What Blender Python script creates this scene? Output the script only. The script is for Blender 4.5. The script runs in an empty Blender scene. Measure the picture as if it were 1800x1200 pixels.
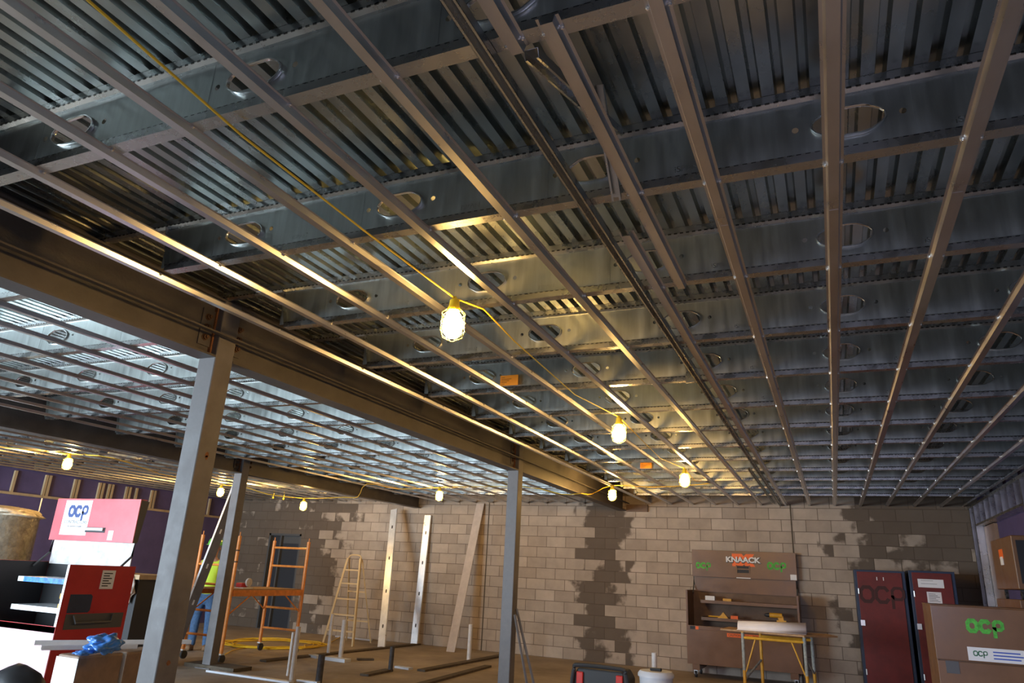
import bpy, bmesh, math, random
from mathutils import Vector, Matrix
random.seed(7)
S = bpy.context.scene
COL = S.collection

# ---------------------------------------------------------------- camera
FPX = 1233.07
RX = Vector((0.9163, 0.0822, 0.3919)); RY = Vector((0.3976, -0.3048, -0.8655)); RZ = Vector((0.0487, 0.9488, -0.3118))
def _basis():
    vy = (1468 - 900, -(1035 - 600)); vz = (1092 - 900, -(-3146 - 600))
    Y = Vector((vy[0], vy[1], -FPX)).normalized()
    Z = Vector((vz[0], vz[1], -FPX)); Z = (Z - Y * Z.dot(Y)).normalized()
    X = Y.cross(Z)
    return Matrix((X, Y, Z))
R = _basis()                       # world = R @ cam
def ray(px, py): return R @ Vector((px - 900, -(py - 600), -FPX))
def at_z(px, py, z): d = ray(px, py); return d * (z / d.z)
def at_y(px, py, y): d = ray(px, py); return d * (y / d.y)
def at_x(px, py, x): d = ray(px, py); return d * (x / d.x)
cam = bpy.data.cameras.new('camera'); camo = bpy.data.objects.new('camera', cam); COL.objects.link(camo)
cam.sensor_width = 36; cam.lens = 36 * FPX / 1800; cam.clip_start = .02; cam.clip_end = 200
camo.matrix_world = R.to_4x4(); S.camera = camo

FL = -1.51          # floor
JB, JT = 1.40, 1.70 # joist bottom / deck
YW = 13.76
XR, XL = 2.10, -14.0
YB = -1.6           # how far ceiling reaches behind the camera

# ---------------------------------------------------------------- materials
def nn(nt, t, **kw):
    n = nt.nodes.new(t)
    for k, v in kw.items(): setattr(n, k, v)
    return n
def mat(name, col, rough=.6, metal=0., emit=None, es=1., noise=0., nscale=8., bump=0., bscale=60., rn=0., alpha=1., trans=0., stretch=None, spec=None, coat=0.):
    m = bpy.data.materials.new(name); m.use_nodes = True; nt = m.node_tree
    b = nt.nodes['Principled BSDF']; L = nt.links
    b.inputs['Base Color'].default_value = (*col, 1); b.inputs['Roughness'].default_value = rough; b.inputs['Metallic'].default_value = metal
    if spec is not None: b.inputs['Specular IOR Level'].default_value = spec
    if coat: b.inputs['Coat Weight'].default_value = coat; b.inputs['Coat Roughness'].default_value = .25
    if emit: b.inputs['Emission Color'].default_value = (*emit, 1); b.inputs['Emission Strength'].default_value = es
    b.inputs['Alpha'].default_value = alpha; b.inputs['Transmission Weight'].default_value = trans
    tc = nn(nt, 'ShaderNodeTexCoord'); mp = nn(nt, 'ShaderNodeMapping'); L.new(tc.outputs['Object'], mp.inputs[0])
    if stretch: mp.inputs['Scale'].default_value = stretch
    if noise or rn:
        nz = nn(nt, 'ShaderNodeTexNoise'); nz.inputs['Scale'].default_value = nscale; nz.inputs['Detail'].default_value = 6; nz.inputs['Roughness'].default_value = .6
        L.new(mp.outputs[0], nz.inputs['Vector'])
    if noise:
        mr = nn(nt, 'ShaderNodeMapRange'); mr.inputs[1].default_value = .3; mr.inputs[2].default_value = .7
        mr.inputs[3].default_value = 1 - noise; mr.inputs[4].default_value = 1 + noise
        L.new(nz.outputs[0], mr.inputs[0])
        mx = nn(nt, 'ShaderNodeVectorMath', operation='SCALE'); mx.inputs[0].default_value = col
        L.new(mr.outputs[0], mx.inputs['Scale']); L.new(mx.outputs[0], b.inputs['Base Color'])
    if rn:
        mr2 = nn(nt, 'ShaderNodeMapRange'); mr2.inputs[1].default_value = .3; mr2.inputs[2].default_value = .7
        mr2.inputs[3].default_value = max(.05, rough - rn); mr2.inputs[4].default_value = rough + rn
        L.new(nz.outputs[0], mr2.inputs[0]); L.new(mr2.outputs[0], b.inputs['Roughness'])
    if bump:
        n2 = nn(nt, 'ShaderNodeTexNoise'); n2.inputs['Scale'].default_value = bscale; n2.inputs['Detail'].default_value = 3
        L.new(mp.outputs[0], n2.inputs['Vector'])
        bp = nn(nt, 'ShaderNodeBump'); bp.inputs['Strength'].default_value = bump; bp.inputs['Distance'].default_value = .01
        L.new(n2.outputs[0], bp.inputs['Height']); L.new(bp.outputs[0], b.inputs['Normal'])
    return m
M = {}
M['web'] = mat('galvanised_web', (.52, .555, .54), .36, .95, noise=.14, nscale=5, rn=.06, bump=.13, bscale=3.0, stretch=(4.5, 1, .5))
M['chord'] = mat('galvanised_chord', (.50, .52, .51), .28, 1.0, noise=.10, nscale=8, rn=.05)
M['deck'] = mat('galvanised_deck', (.44, .475, .465), .27, .97, noise=.22, nscale=3.5, rn=.06, bump=.04, bscale=3, stretch=(1, .5, 1))
M['hat'] = mat('galvanised_channel', (.60, .60, .62), .30, 1.0, noise=.10, nscale=6, rn=.05, stretch=(1, .4, 1))
M['stud'] = mat('bright_galvanised_stud', (.86, .88, .90), .34, .45, noise=.10, nscale=6, rn=.08)
M['lip'] = mat('rolled_hole_lip', (.78, .78, .77), .22, 1.0)
M['screw'] = mat('zinc_screw', (.85, .83, .78), .25, .8)
M['beam'] = mat('primed_steel_beam', (.105, .095, .092), .5, .2, noise=.25, nscale=5, rn=.1, bump=.08, bscale=60)
M['column'] = mat('primed_steel_column', (.16, .15, .15), .62, .1, noise=.22, nscale=6, rn=.1, bump=.06, bscale=50)
M['bolt'] = mat('rusty_bolt', (.13, .07, .04), .7, .4)
M['rust'] = mat('rust_patch', (.22, .09, .035), .9, 0, noise=.4, nscale=40)
M['yellow'] = mat('yellow_cord', (.80, .52, .03), .5)
M['socket'] = mat('yellow_socket_plastic', (.85, .62, .03), .4)
M['cage'] = mat('yellow_cage_plastic', (.9, .75, .12), .4)
M['bulb'] = mat('lit_bulb', (1, .9, .7), .3, emit=(1, .58, .17), es=290)
M['purple'] = mat('purple_sheathing_board', (.085, .065, .16), .8, noise=.15, nscale=3)
M['woodstud'] = mat('pine_furring', (.42, .30, .17), .7, noise=.2, nscale=8, stretch=(1, 1, .2))
M['orange'] = mat('orange_scaffold_paint', (.72, .25, .05), .42, .0, noise=.18, nscale=12)
M['yellowpaint'] = mat('yellow_scaffold_paint', (.70, .36, .03), .45, noise=.15, nscale=12)
M['greypaint'] = mat('mud_splashed_grey_paint', (.30, .31, .28), .7, noise=.4, nscale=25)
M['ply'] = mat('plywood', (.42, .25, .12), .65, noise=.25, nscale=5, stretch=(4, 1, 1))
M['plydark'] = mat('scaffold_plank', (.36, .20, .09), .65, noise=.25, nscale=5, stretch=(4, 1, 1))
M['caster'] = mat('caster_wheel', (.03, .03, .032), .6)
M['brown'] = mat('brown_box_paint', (.17, .078, .027), .36, 0, noise=.12, nscale=5, rn=.08, coat=.25)
M['browni'] = mat('brown_box_inside', (.15, .085, .045), .6, noise=.2, nscale=6)
M['red'] = mat('red_box_paint', (.50, .022, .022), .34, 0, noise=.12, nscale=5, rn=.08, coat=.3)
M['daylit_lid'] = mat('daylight_paled_red_lid', (.60, .10, .11), .38, 0, noise=.22, nscale=3, coat=.3)  # paler red stands in for daylight on the lid
M['daylit_panel'] = mat('daylight_paled_red_panel', (.72, .46, .50), .5, 0, noise=.08, nscale=4, bump=.1, bscale=8)  # overexposed daylight on the red front, put into the colour
M['redlk'] = mat('red_locker_paint', (.13, .010, .007), .55, 0, noise=.25, nscale=5)
M['bluelk'] = mat('blue_locker_frame', (.015, .03, .07), .5, noise=.2)
M['navy'] = mat('navy_ink', (.03, .06, .20), .6)
M['orangeink'] = mat('orange_decal', (.95, .16, .015), .5)
M['black'] = mat('black_ink', (.012, .012, .014), .55)
M['darkred_ink'] = mat('dark_spray_paint', (.05, .012, .01), .7)
M['green'] = mat('green_spray_paint', (.09, .45, .06), .7, noise=.4, nscale=30)
M['dgreen'] = mat('dark_green_ink', (.04, .16, .08), .6)
M['blueink'] = mat('blue_ink', (.04, .1, .5), .6)
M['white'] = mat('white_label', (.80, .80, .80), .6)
M['paper'] = mat('drawing_paper', (.76, .72, .72), .75, noise=.06)
M['greyin'] = mat('dusty_light_grey_panel', (.55, .52, .50), .6, noise=.3, nscale=7)
M['grey'] = mat('dark_grey_steel', (.10, .10, .10), .5, .3)
M['dark'] = mat('dark_plastic', (.025, .025, .027), .5)
M['redpl'] = mat('red_plastic', (.6, .03, .02), .4)
M['bucket'] = mat('white_bucket_plastic', (.62, .64, .68), .45)
M['pvc'] = mat('pvc_pipe', (.68, .64, .60), .45, noise=.12, nscale=14)
M['castiron'] = mat('dark_pipe', (.09, .085, .085), .6, .3, noise=.3, nscale=20)
M['blade'] = mat('blue_plastic_film', (.06, .22, .62), .25, 0, noise=.5, nscale=14, bump=.5, bscale=16, coat=.4)
M['kraft'] = mat('kraft_cardboard', (.24, .15, .095), .5, noise=.2, nscale=9, coat=.25, bump=.2, bscale=18)
M['wrap'] = mat('stretch_wrap', (.26, .22, .16), .22, .3, noise=.35, nscale=14, bump=.7, bscale=26, coat=.6)
M['wraptop'] = mat('crumpled_stretch_wrap', (.60, .52, .40), .3, .1, noise=.3, nscale=14, bump=.8, bscale=20)
M['formboard'] = mat('wet_form_board', (.10, .075, .05), .8, noise=.3, nscale=10)
M['foil'] = mat('bright_track', (.80, .84, .90), .3, .5)
M['drywall'] = mat('pale_board', (.58, .50, .44), .7, noise=.1)
M['tan'] = mat('fibreglass_ladder', (.62, .46, .24), .5)
M['orangelabel'] = mat('orange_label', (.95, .36, .02), .7)
M['skin'] = mat('skin', (.40, .20, .13), .55)
M['vest'] = mat('hi_vis_yellow', (.55, .75, .05), .7)
M['shirt'] = mat('dark_shirt', (.03, .03, .035), .8)
M['jeans'] = mat('blue_jeans', (.05, .11, .22), .85, noise=.3, nscale=30)
M['boot'] = mat('tan_boot', (.20, .11, .05), .7)
M['hardhat'] = mat('green_hard_hat', (.15, .60, .08), .35)
M['glass'] = mat('dark_door_panel', (.05, .055, .065), .35, .3)  # even dark tone of the door panel

def block_mat():
    m = bpy.data.materials.new('concrete_block_wall'); m.use_nodes = True; nt = m.node_tree; L = nt.links
    b = nt.nodes['Principled BSDF']; b.inputs['Roughness'].default_value = .9
    g = nn(nt, 'ShaderNodeNewGeometry'); sep = nn(nt, 'ShaderNodeSeparateXYZ'); L.new(g.outputs['Position'], sep.inputs[0])
    ax = nn(nt, 'ShaderNodeMath', operation='ADD'); L.new(sep.outputs['X'], ax.inputs[0]); ax.inputs[1].default_value = 20.0 + .09
    az = nn(nt, 'ShaderNodeMath', operation='ADD'); L.new(sep.outputs['Z'], az.inputs[0]); az.inputs[1].default_value = 1.51
    cb = nn(nt, 'ShaderNodeCombineXYZ'); L.new(ax.outputs[0], cb.inputs[0]); L.new(az.outputs[0], cb.inputs[1])
    br = nn(nt, 'ShaderNodeTexBrick'); L.new(cb.outputs[0], br.inputs['Vector'])
    br.inputs['Scale'].default_value = 1; br.inputs['Brick Width'].default_value = .4064; br.inputs['Row Height'].default_value = .2032
    br.inputs['Mortar Size'].default_value = .006; br.inputs['Mortar Smooth'].default_value = .35; br.offset = .5; br.squash = 1
    br.inputs['Color1'].default_value = (0, 0, 0, 1); br.inputs['Color2'].default_value = (1, 1, 1, 1); br.inputs['Mortar'].default_value = (.5, .5, .5, 1)
    # base block colour per block
    cr = nn(nt, 'ShaderNodeMix', data_type='RGBA'); L.new(br.outputs['Color'], cr.inputs[0])
    cr.inputs[6].default_value = (.38, .31, .245, 1); cr.inputs[7].default_value = (.50, .42, .34, 1)
    nz = nn(nt, 'ShaderNodeTexNoise'); nz.inputs['Scale'].default_value = 2.2; nz.inputs['Detail'].default_value = 9; nz.inputs['Roughness'].default_value = .65
    L.new(cb.outputs[0], nz.inputs['Vector'])
    mr = nn(nt, 'ShaderNodeMapRange'); mr.inputs[1].default_value = .3; mr.inputs[2].default_value = .7; mr.inputs[3].default_value = .82; mr.inputs[4].default_value = 1.14
    L.new(nz.outputs[0], mr.inputs[0])
    sc = nn(nt, 'ShaderNodeVectorMath', operation='SCALE'); L.new(cr.outputs[2], sc.inputs[0]); L.new(mr.outputs[0], sc.inputs['Scale'])
    mm = nn(nt, 'ShaderNodeMix', data_type='RGBA'); L.new(br.outputs['Fac'], mm.inputs[0]); L.new(sc.outputs[0], mm.inputs[6]); mm.inputs[7].default_value = (.17, .13, .10, 1)
    # damp stains in block shaped patches, plus shade painted at the right end
    def band(c, w, z0, z1, sharp=.35):
        d = nn(nt, 'ShaderNodeMath', operation='SUBTRACT'); L.new(sep.outputs['X'], d.inputs[0]); d.inputs[1].default_value = c
        a = nn(nt, 'ShaderNodeMath', operation='ABSOLUTE'); L.new(d.outputs[0], a.inputs[0])
        r = nn(nt, 'ShaderNodeMapRange'); L.new(a.outputs[0], r.inputs[0]); r.inputs[1].default_value = w - sharp; r.inputs[2].default_value = w + sharp; r.inputs[3].default_value = 1; r.inputs[4].default_value = 0
        q = nn(nt, 'ShaderNodeMapRange'); L.new(sep.outputs['Z'], q.inputs[0]); q.inputs[1].default_value = z0; q.inputs[2].default_value = z1; q.inputs[3].default_value = 0; q.inputs[4].default_value = 1
        p = nn(nt, 'ShaderNodeMath', operation='MULTIPLY'); L.new(r.outputs[0], p.inputs[0]); L.new(q.outputs[0], p.inputs[1])
        return p
    bands = [band(-4.13, .42, -2.2, -1.5), band(-11.9, 1.6, -2.4, -.9, .7), band(2.1, 1.75, -2.6, -.8, .6), band(-13.2, 1.3, -3, -2, .6)]  # the right-hand band also paints the unlit end of the wall
    acc = bands[0]
    for p in bands[1:]:
        mxn = nn(nt, 'ShaderNodeMath', operation='MAXIMUM'); L.new(acc.outputs[0], mxn.inputs[0]); L.new(p.outputs[0], mxn.inputs[1]); acc = mxn
    rb = nn(nt, 'ShaderNodeMath', operation='MULTIPLY_ADD'); L.new(br.outputs['Color'], rb.inputs[0]); rb.inputs[1].default_value = .95; rb.inputs[2].default_value = -.47
    n2 = nn(nt, 'ShaderNodeTexNoise'); n2.inputs['Scale'].default_value = 3.5; n2.inputs['Detail'].default_value = 4; L.new(cb.outputs[0], n2.inputs['Vector'])
    nb = nn(nt, 'ShaderNodeMath', operation='MULTIPLY_ADD'); L.new(n2.outputs[0], nb.inputs[0]); nb.inputs[1].default_value = 1.2; nb.inputs[2].default_value = -.6
    s1 = nn(nt, 'ShaderNodeMath', operation='ADD'); L.new(acc.outputs[0], s1.inputs[0]); L.new(rb.outputs[0], s1.inputs[1])
    s2 = nn(nt, 'ShaderNodeMath', operation='ADD'); L.new(s1.outputs[0], s2.inputs[0]); L.new(nb.outputs[0], s2.inputs[1])
    # nothing where the mask is nil
    th = nn(nt, 'ShaderNodeMapRange', interpolation_type='SMOOTHSTEP'); L.new(s2.outputs[0], th.inputs[0]); th.inputs[1].default_value = .48; th.inputs[2].default_value = .68; th.inputs[3].default_value = 0; th.inputs[4].default_value = .86
    gate = nn(nt, 'ShaderNodeMath', operation='GREATER_THAN'); L.new(acc.outputs[0], gate.inputs[0]); gate.inputs[1].default_value = .02
    tm = nn(nt, 'ShaderNodeMath', operation='MULTIPLY'); L.new(th.outputs[0], tm.inputs[0]); L.new(gate.outputs[0], tm.inputs[1])
    st = nn(nt, 'ShaderNodeMix', data_type='RGBA'); L.new(tm.outputs[0], st.inputs[0]); L.new(mm.outputs[2], st.inputs[6]); st.inputs[7].default_value = (.082, .058, .040, 1)
    L.new(st.outputs[2], b.inputs['Base Color'])
    inv = nn(nt, 'ShaderNodeMath', operation='SUBTRACT'); inv.inputs[0].default_value = 1; L.new(br.outputs['Fac'], inv.inputs[1])
    bp = nn(nt, 'ShaderNodeBump'); bp.inputs['Strength'].default_value = .5; bp.inputs['Distance'].default_value = .01; L.new(inv.outputs[0], bp.inputs['Height']); L.new(bp.outputs[0], b.inputs['Normal'])
    return m
M['block'] = block_mat()
def floor_mat():
    m = mat('dusty_concrete_floor', (.34, .275, .215), .82, 0, noise=.3, nscale=1.3, bump=.4, bscale=9)
    return m
M['floor'] = floor_mat()
def chord_dots():
    m = mat('stitched_chord', (.50, .52, .51), .28, 1.0, rn=.06, nscale=14)
    nt = m.node_tree; L = nt.links; b = nt.nodes['Principled BSDF']
    tc = nn(nt, 'ShaderNodeTexCoord'); sp = nn(nt, 'ShaderNodeSeparateXYZ'); L.new(tc.outputs['Object'], sp.inputs[0])
    f = nn(nt, 'ShaderNodeMath', operation='MULTIPLY'); L.new(sp.outputs['X'], f.inputs[0]); f.inputs[1].default_value = 1 / .030
    fr = nn(nt, 'ShaderNodeMath', operation='FRACT'); L.new(f.outputs[0], fr.inputs[0])
    c1 = nn(nt, 'ShaderNodeMath', operation='LESS_THAN'); L.new(fr.outputs[0], c1.inputs[0]); c1.inputs[1].default_value = .55
    # slots in the middle of each chord's face (object z 0 = joist bottom)
    def near(z0, w):
        d = nn(nt, 'ShaderNodeMath', operation='SUBTRACT'); L.new(sp.outputs['Z'], d.inputs[0]); d.inputs[1].default_value = z0
        a = nn(nt, 'ShaderNodeMath', operation='ABSOLUTE'); L.new(d.outputs[0], a.inputs[0])
        c = nn(nt, 'ShaderNodeMath', operation='LESS_THAN'); L.new(a.outputs[0], c.inputs[0]); c.inputs[1].default_value = w
        return c
    a = near(.034, .0035); c = near(.266, .0035)
    mx = nn(nt, 'ShaderNodeMath', operation='MAXIMUM'); L.new(a.outputs[0], mx.inputs[0]); L.new(c.outputs[0], mx.inputs[1])
    ml = nn(nt, 'ShaderNodeMath', operation='MULTIPLY'); L.new(mx.outputs[0], ml.inputs[0]); L.new(c1.outputs[0], ml.inputs[1])
    mi = nn(nt, 'ShaderNodeMix', data_type='RGBA'); L.new(ml.outputs[0], mi.inputs[0]); mi.inputs[6].default_value = (.52, .53, .53, 1); mi.inputs[7].default_value = (.10, .10, .10, 1)
    L.new(mi.outputs[2], b.inputs['Base Color'])
    return m
M['stitch'] = chord_dots()

# ---------------------------------------------------------------- builder
class MB:
    def __init__(s, T=None): s.v = []; s.f = []; s.T = T; s.smooth = False
    def add(s, vs, fs):
        o = len(s.v)
        for p in vs:
            p = Vector(p); s.v.append(s.T @ p if s.T else p)
        s.f += [[i + o for i in f] for f in fs]; return s
    def box(s, x0, x1, y0, y1, z0, z1):
        v = [(x, y, z) for x in (x0, x1) for y in (y0, y1) for z in (z0, z1)]
        return s.add(v, [(0, 1, 3, 2), (4, 6, 7, 5), (0, 4, 5, 1), (2, 3, 7, 6), (0, 2, 6, 4), (1, 5, 7, 3)])
    def prism(s, poly, axis, a0, a1):
        # poly list of 2-tuples in the two other axes, extruded on axis
        def mk(p, a):
            if axis == 'y': return (p[0], a, p[1])
            if axis == 'x': return (a, p[0], p[1])
            return (p[0], p[1], a)
        n = len(poly); v = [mk(p, a0) for p in poly] + [mk(p, a1) for p in poly]
        f = [(i, (i + 1) % n, n + (i + 1) % n, n + i) for i in range(n)] + [tuple(range(n))[::-1], tuple(range(n, 2 * n))]
        return s.add(v, f)
    def tube(s, pts, r, n=8, caps=True):
        pts = [Vector(p) for p in pts]; vs = []; fs = []
        for i, p in enumerate(pts):
            d = (pts[min(i + 1, len(pts) - 1)] - pts[max(i - 1, 0)]).normalized()
            u = d.cross(Vector((0, 0, 1)))
            if u.length < .1: u = d.cross(Vector((0, 1, 0)))
            u.normalize(); w = d.cross(u)
            rr = r[i] if isinstance(r, (list, tuple)) else r
            vs += [p + (u * math.cos(2 * math.pi * k / n) + w * math.sin(2 * math.pi * k / n)) * rr for k in range(n)]
        for i in range(len(pts) - 1):
            for k in range(n):
                a = i * n + k; b = i * n + (k + 1) % n; fs.append((a, b, b + n, a + n))
        if caps: fs += [tuple(range(n))[::-1], tuple(range(len(vs) - n, len(vs)))]
        s.smooth = True
        return s.add(vs, fs)
    def lathe(s, c, prof, n=20, axis='z'):
        c = Vector(c); vs = []; fs = []
        for r, h in prof:
            for k in range(n):
                a = 2 * math.pi * k / n; x, y = r * math.cos(a), r * math.sin(a)
                vs.append(c + (Vector((x, y, h)) if axis == 'z' else Vector((x, h, y)) if axis == 'y' else Vector((h, x, y))))
        for i in range(len(prof) - 1):
            for k in range(n):
                a = i * n + k; b = i * n + (k + 1) % n; fs.append((a, b, b + n, a + n))
        fs += [tuple(range(n))[::-1], tuple(range(len(vs) - n, len(vs)))]
        s.smooth = True
        return s.add(vs, fs)
    def plate(s, quad, t, nrm):
        q = [Vector(p) for p in quad]; d = Vector(nrm) * t; n = len(q)
        return s.add(q + [p + d for p in q], [(*range(n),), tuple(range(n, 2 * n))[::-1]] + [(i, (i + 1) % n, n + (i + 1) % n, n + i) for i in range(n)])
    def build(s, name, m, parent=None, origin=None, bevel=0, smooth=None, fix=True):
        if origin is None:
            if parent is not None: origin = wloc(parent)
            else:
                xs = [p.x for p in s.v]; ys = [p.y for p in s.v]; zs = [p.z for p in s.v]
                origin = Vector(((min(xs) + max(xs)) / 2, (min(ys) + max(ys)) / 2, min(zs)))
        me = bpy.data.meshes.new(name); me.from_pydata([p - origin for p in s.v], [], s.f)
        if fix:
            bm = bmesh.new(); bm.from_mesh(me); bmesh.ops.recalc_face_normals(bm, faces=bm.faces); bm.to_mesh(me); bm.free()
        me.materials.append(M[m] if isinstance(m, str) else m)
        if s.smooth if smooth is None else smooth:
            for p in me.polygons: p.use_smooth = True
            try: me.set_sharp_from_angle(angle=math.radians(40))
            except Exception: pass
        o = bpy.data.objects.new(name, me); COL.objects.link(o)
        if parent is not None: o.parent = parent; o.location = origin - wloc(parent)
        else: o.location = origin
        if bevel:
            b = o.modifiers.new('bevel', 'BEVEL'); b.width = bevel; b.segments = 2; b.limit_method = 'ANGLE'
        return o
def wloc(o):
    p = Vector(o.location)
    while o.parent: o = o.parent; p += Vector(o.location)
    return p
def tag(o, label, cat, group=None):
    o['label'] = label; o['category'] = cat
    if group: o['group'] = group
    return o
def struct(o): o['kind'] = 'structure'; return o
def thing(name, loc, label, cat, group=None):
    o = bpy.data.objects.new(name, None); COL.objects.link(o); o.location = loc; o.empty_display_size = .1
    return tag(o, label, cat, group)
def text(name, s, size, loc, m, parent, rot=(math.pi / 2, 0, 0), ext=.0008, align='CENTER', sx=1., bold=0., shear=0.):
    c = bpy.data.curves.new(name, 'FONT'); c.body = s; c.size = size; c.extrude = ext; c.align_x = align; c.align_y = 'CENTER'; c.offset = bold; c.shear = shear
    t = bpy.data.objects.new('tmp', c); COL.objects.link(t); bpy.context.view_layer.update()
    me = bpy.data.meshes.new_from_object(t.evaluated_get(bpy.context.evaluated_depsgraph_get()))
    bpy.data.objects.remove(t)
    Mx = Matrix.Translation(Vector(loc) - wloc(parent)) @ Matrix.Rotation(rot[2], 4, 'Z') @ Matrix.Rotation(rot[0], 4, 'X') @ Matrix.Diagonal((sx, 1, 1, 1))
    me.transform(Mx); me.materials.clear(); me.materials.append(M[m])
    o = bpy.data.objects.new(name, me); COL.objects.link(o); o.parent = parent
    return o
ORD = ['first', 'second', 'third', 'fourth', 'fifth', 'sixth', 'seventh', 'eighth', 'ninth', 'tenth', 'eleventh', 'twelfth', 'thirteenth', 'fourteenth', 'fifteenth', 'sixteenth']

def hexlogo(mb, cx, cz, y, h, chars='OCP', T=None, thick=.18, t=.002, facing=-1, wob=0.):
    """hexagon-shaped letters in the x-z plane at y; h letter height"""
    w = h * .8; gap = w * 1.02; n = len(chars); x0 = cx - gap * (n - 1) / 2
    for i, ch in enumerate(chars):
        px = x0 + i * gap
        A = [(px - w * .25, cz + h * .5), (px + w * .25, cz + h * .5), (px + w * .5, cz + h * .25), (px + w * .5, cz - h * .25), (px + w * .25, cz - h * .5), (px - w * .25, cz - h * .5), (px - w * .5, cz - h * .25), (px - w * .5, cz + h * .25)]
        B = [(px + (a - px) * (1 - 2 * thick), cz + (b - cz) * (1 - 2 * thick)) for a, b in A]
        skip = {'O': (), 'C': (2,), 'P': (3, 4)}[ch]
        if ch == 'P': skip = ()
        for k in range(8):
            if k in skip: continue
            q = [A[k], A[(k + 1) % 8], B[(k + 1) % 8], B[k]]
            if ch == 'P':   # smaller bowl on top
                q = [(px + (a - px) * .92, cz + h * .1 + (b - cz) * .78) for a, b in q]
            mb.prism(q, 'y', y, y + facing * t)
        if ch == 'P': mb.box(px - w * .46, px - w * .46 + w * thick, min(y, y + facing * t), max(y, y + facing * t), cz - h * .75, cz)

# ---------------------------------------------------------------- room shell
b = MB(); b.box(XL, XR + .2, YB - .4, YW, FL - .2, FL); struct(b.build('floor', 'floor'))
# block wall with a door opening
dx0, dx1, dzt = -12.42, -11.45, .62
b = MB(); b.box(XL, dx0, YW, YW + .2, FL, JT + .1); b.box(dx1, XR + .3, YW, YW + .2, FL, JT + .1); b.box(dx0, dx1, YW, YW + .2, dzt, JT + .1)
struct(b.build('wall_back', 'block'))
d = struct(MB().box(dx0, dx1, YW + .1, YW + .16, FL, dzt).build('door_1', 'glass'))
MB().box(dx0 + .38, dx1 - .04, YW + .085, YW + .1, dzt - .22, dzt - .04).build('transom_panel', 'grey', d)
f = MB(); f.box(dx0, dx0 + .05, YW + .0, YW + .12, FL, dzt); f.box(dx1 - .05, dx1, YW + .0, YW + .12, FL, dzt); f.box(dx0, dx1, YW, YW + .12, dzt - .05, dzt); f.box(dx0 + .33, dx0 + .37, YW + .02, YW + .1, FL, dzt)
f.build('door_frame', 'grey', d)
# control joints in the block wall
for px in (858, 1392):
    x = at_y(px, 930, YW).x
    struct(MB().box(x - .012, x + .012, YW - .004, YW + .01, FL, JB).build('trim_1' if px == 858 else 'trim_2', 'formboard'))
# left wall: purple sheathing behind wood furring, high band
struct(MB().box(XL - .15, XL, YB, YW, FL, JT + .1).build('wall_left', 'purple'))
# right wall sheathing behind steel studs
struct(MB().box(XR + .15, XR + .2, 9.0, YW, FL, JT + .1).build('wall_right', 'purple'))
# ceiling: fluted steel deck
def deck():
    P = .0813; b = MB(); vs = []; xs = []; x = XL
    while x < XR + .2:
        xs += [(x, JT), (x + .044, JT), (x + .052, JT + .036), (x + .0733, JT + .036)]; x += P
    n = len(xs)
    v = [(a, YB, z) for a, z in xs] + [(a, YW, z) for a, z in xs]
    b.add(v, [(i, i + 1, n + i + 1, n + i) for i in range(n - 1)])
    # solid slab over the deck keeps light out
    o = b.build('ceiling', 'deck', fix=False); struct(o)
    return o
deck()
struct(MB().box(XL - .15, XR + .3, YB, YW + .2, JT + .05, JT + .15).build('ceiling_slab', 'formboard'))

# ---------------------------------------------------------------- joists
HX0 = .174; PITCH = .914
LIPS = []; lip_me = None
def add_lip(parent, cx, y, zc):
    global lip_me
    if lip_me is None:
        pts = []; hw, hh = .116, .056; hole = [Vector((ax * hw, 0, az * hh)) for ax, az in ((-1, -.35), (-1, .35), (-.5, 1), (.5, 1), (1, .35), (1, -.35), (.5, -1), (-.5, -1))]
        for i in range(8):
            p0, p1, p2 = hole[i - 1], hole[i], hole[(i + 1) % 8]
            for t in (-.22, -.12, 0, .12, .22):
                pts.append(p1 * (1 - .05 * (1 - abs(t) / .22)) + ((p0 - p1) * -t if t < 0 else (p2 - p1) * t))
        vs = []; fs = []; n = len(pts); m = 6
        for i, p in enumerate(pts):
            o = p.normalized()
            for k in range(m):
                a = 2 * math.pi * k / m; vs.append(p + o * (.005 * math.cos(a)) + Vector((0, -.006 + .008 * math.sin(a), 0)))
        for i in range(n):
            for k in range(m): fs.append((i * m + k, i * m + (k + 1) % m, ((i + 1) % n) * m + (k + 1) % m, ((i + 1) % n) * m + k))
        b = MB(); b.add(vs, fs); b.smooth = True; o = b.build('hole_lip', 'lip', parent, origin=Vector((0, 0, 0))); lip_me = o.data
        for p in lip_me.polygons: p.use_smooth = True
    else:
        o = bpy.data.objects.new('hole_lip', lip_me); COL.objects.link(o); o.parent = parent
    o.location = Vector((cx, y, zc)) - wloc(parent)
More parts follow.
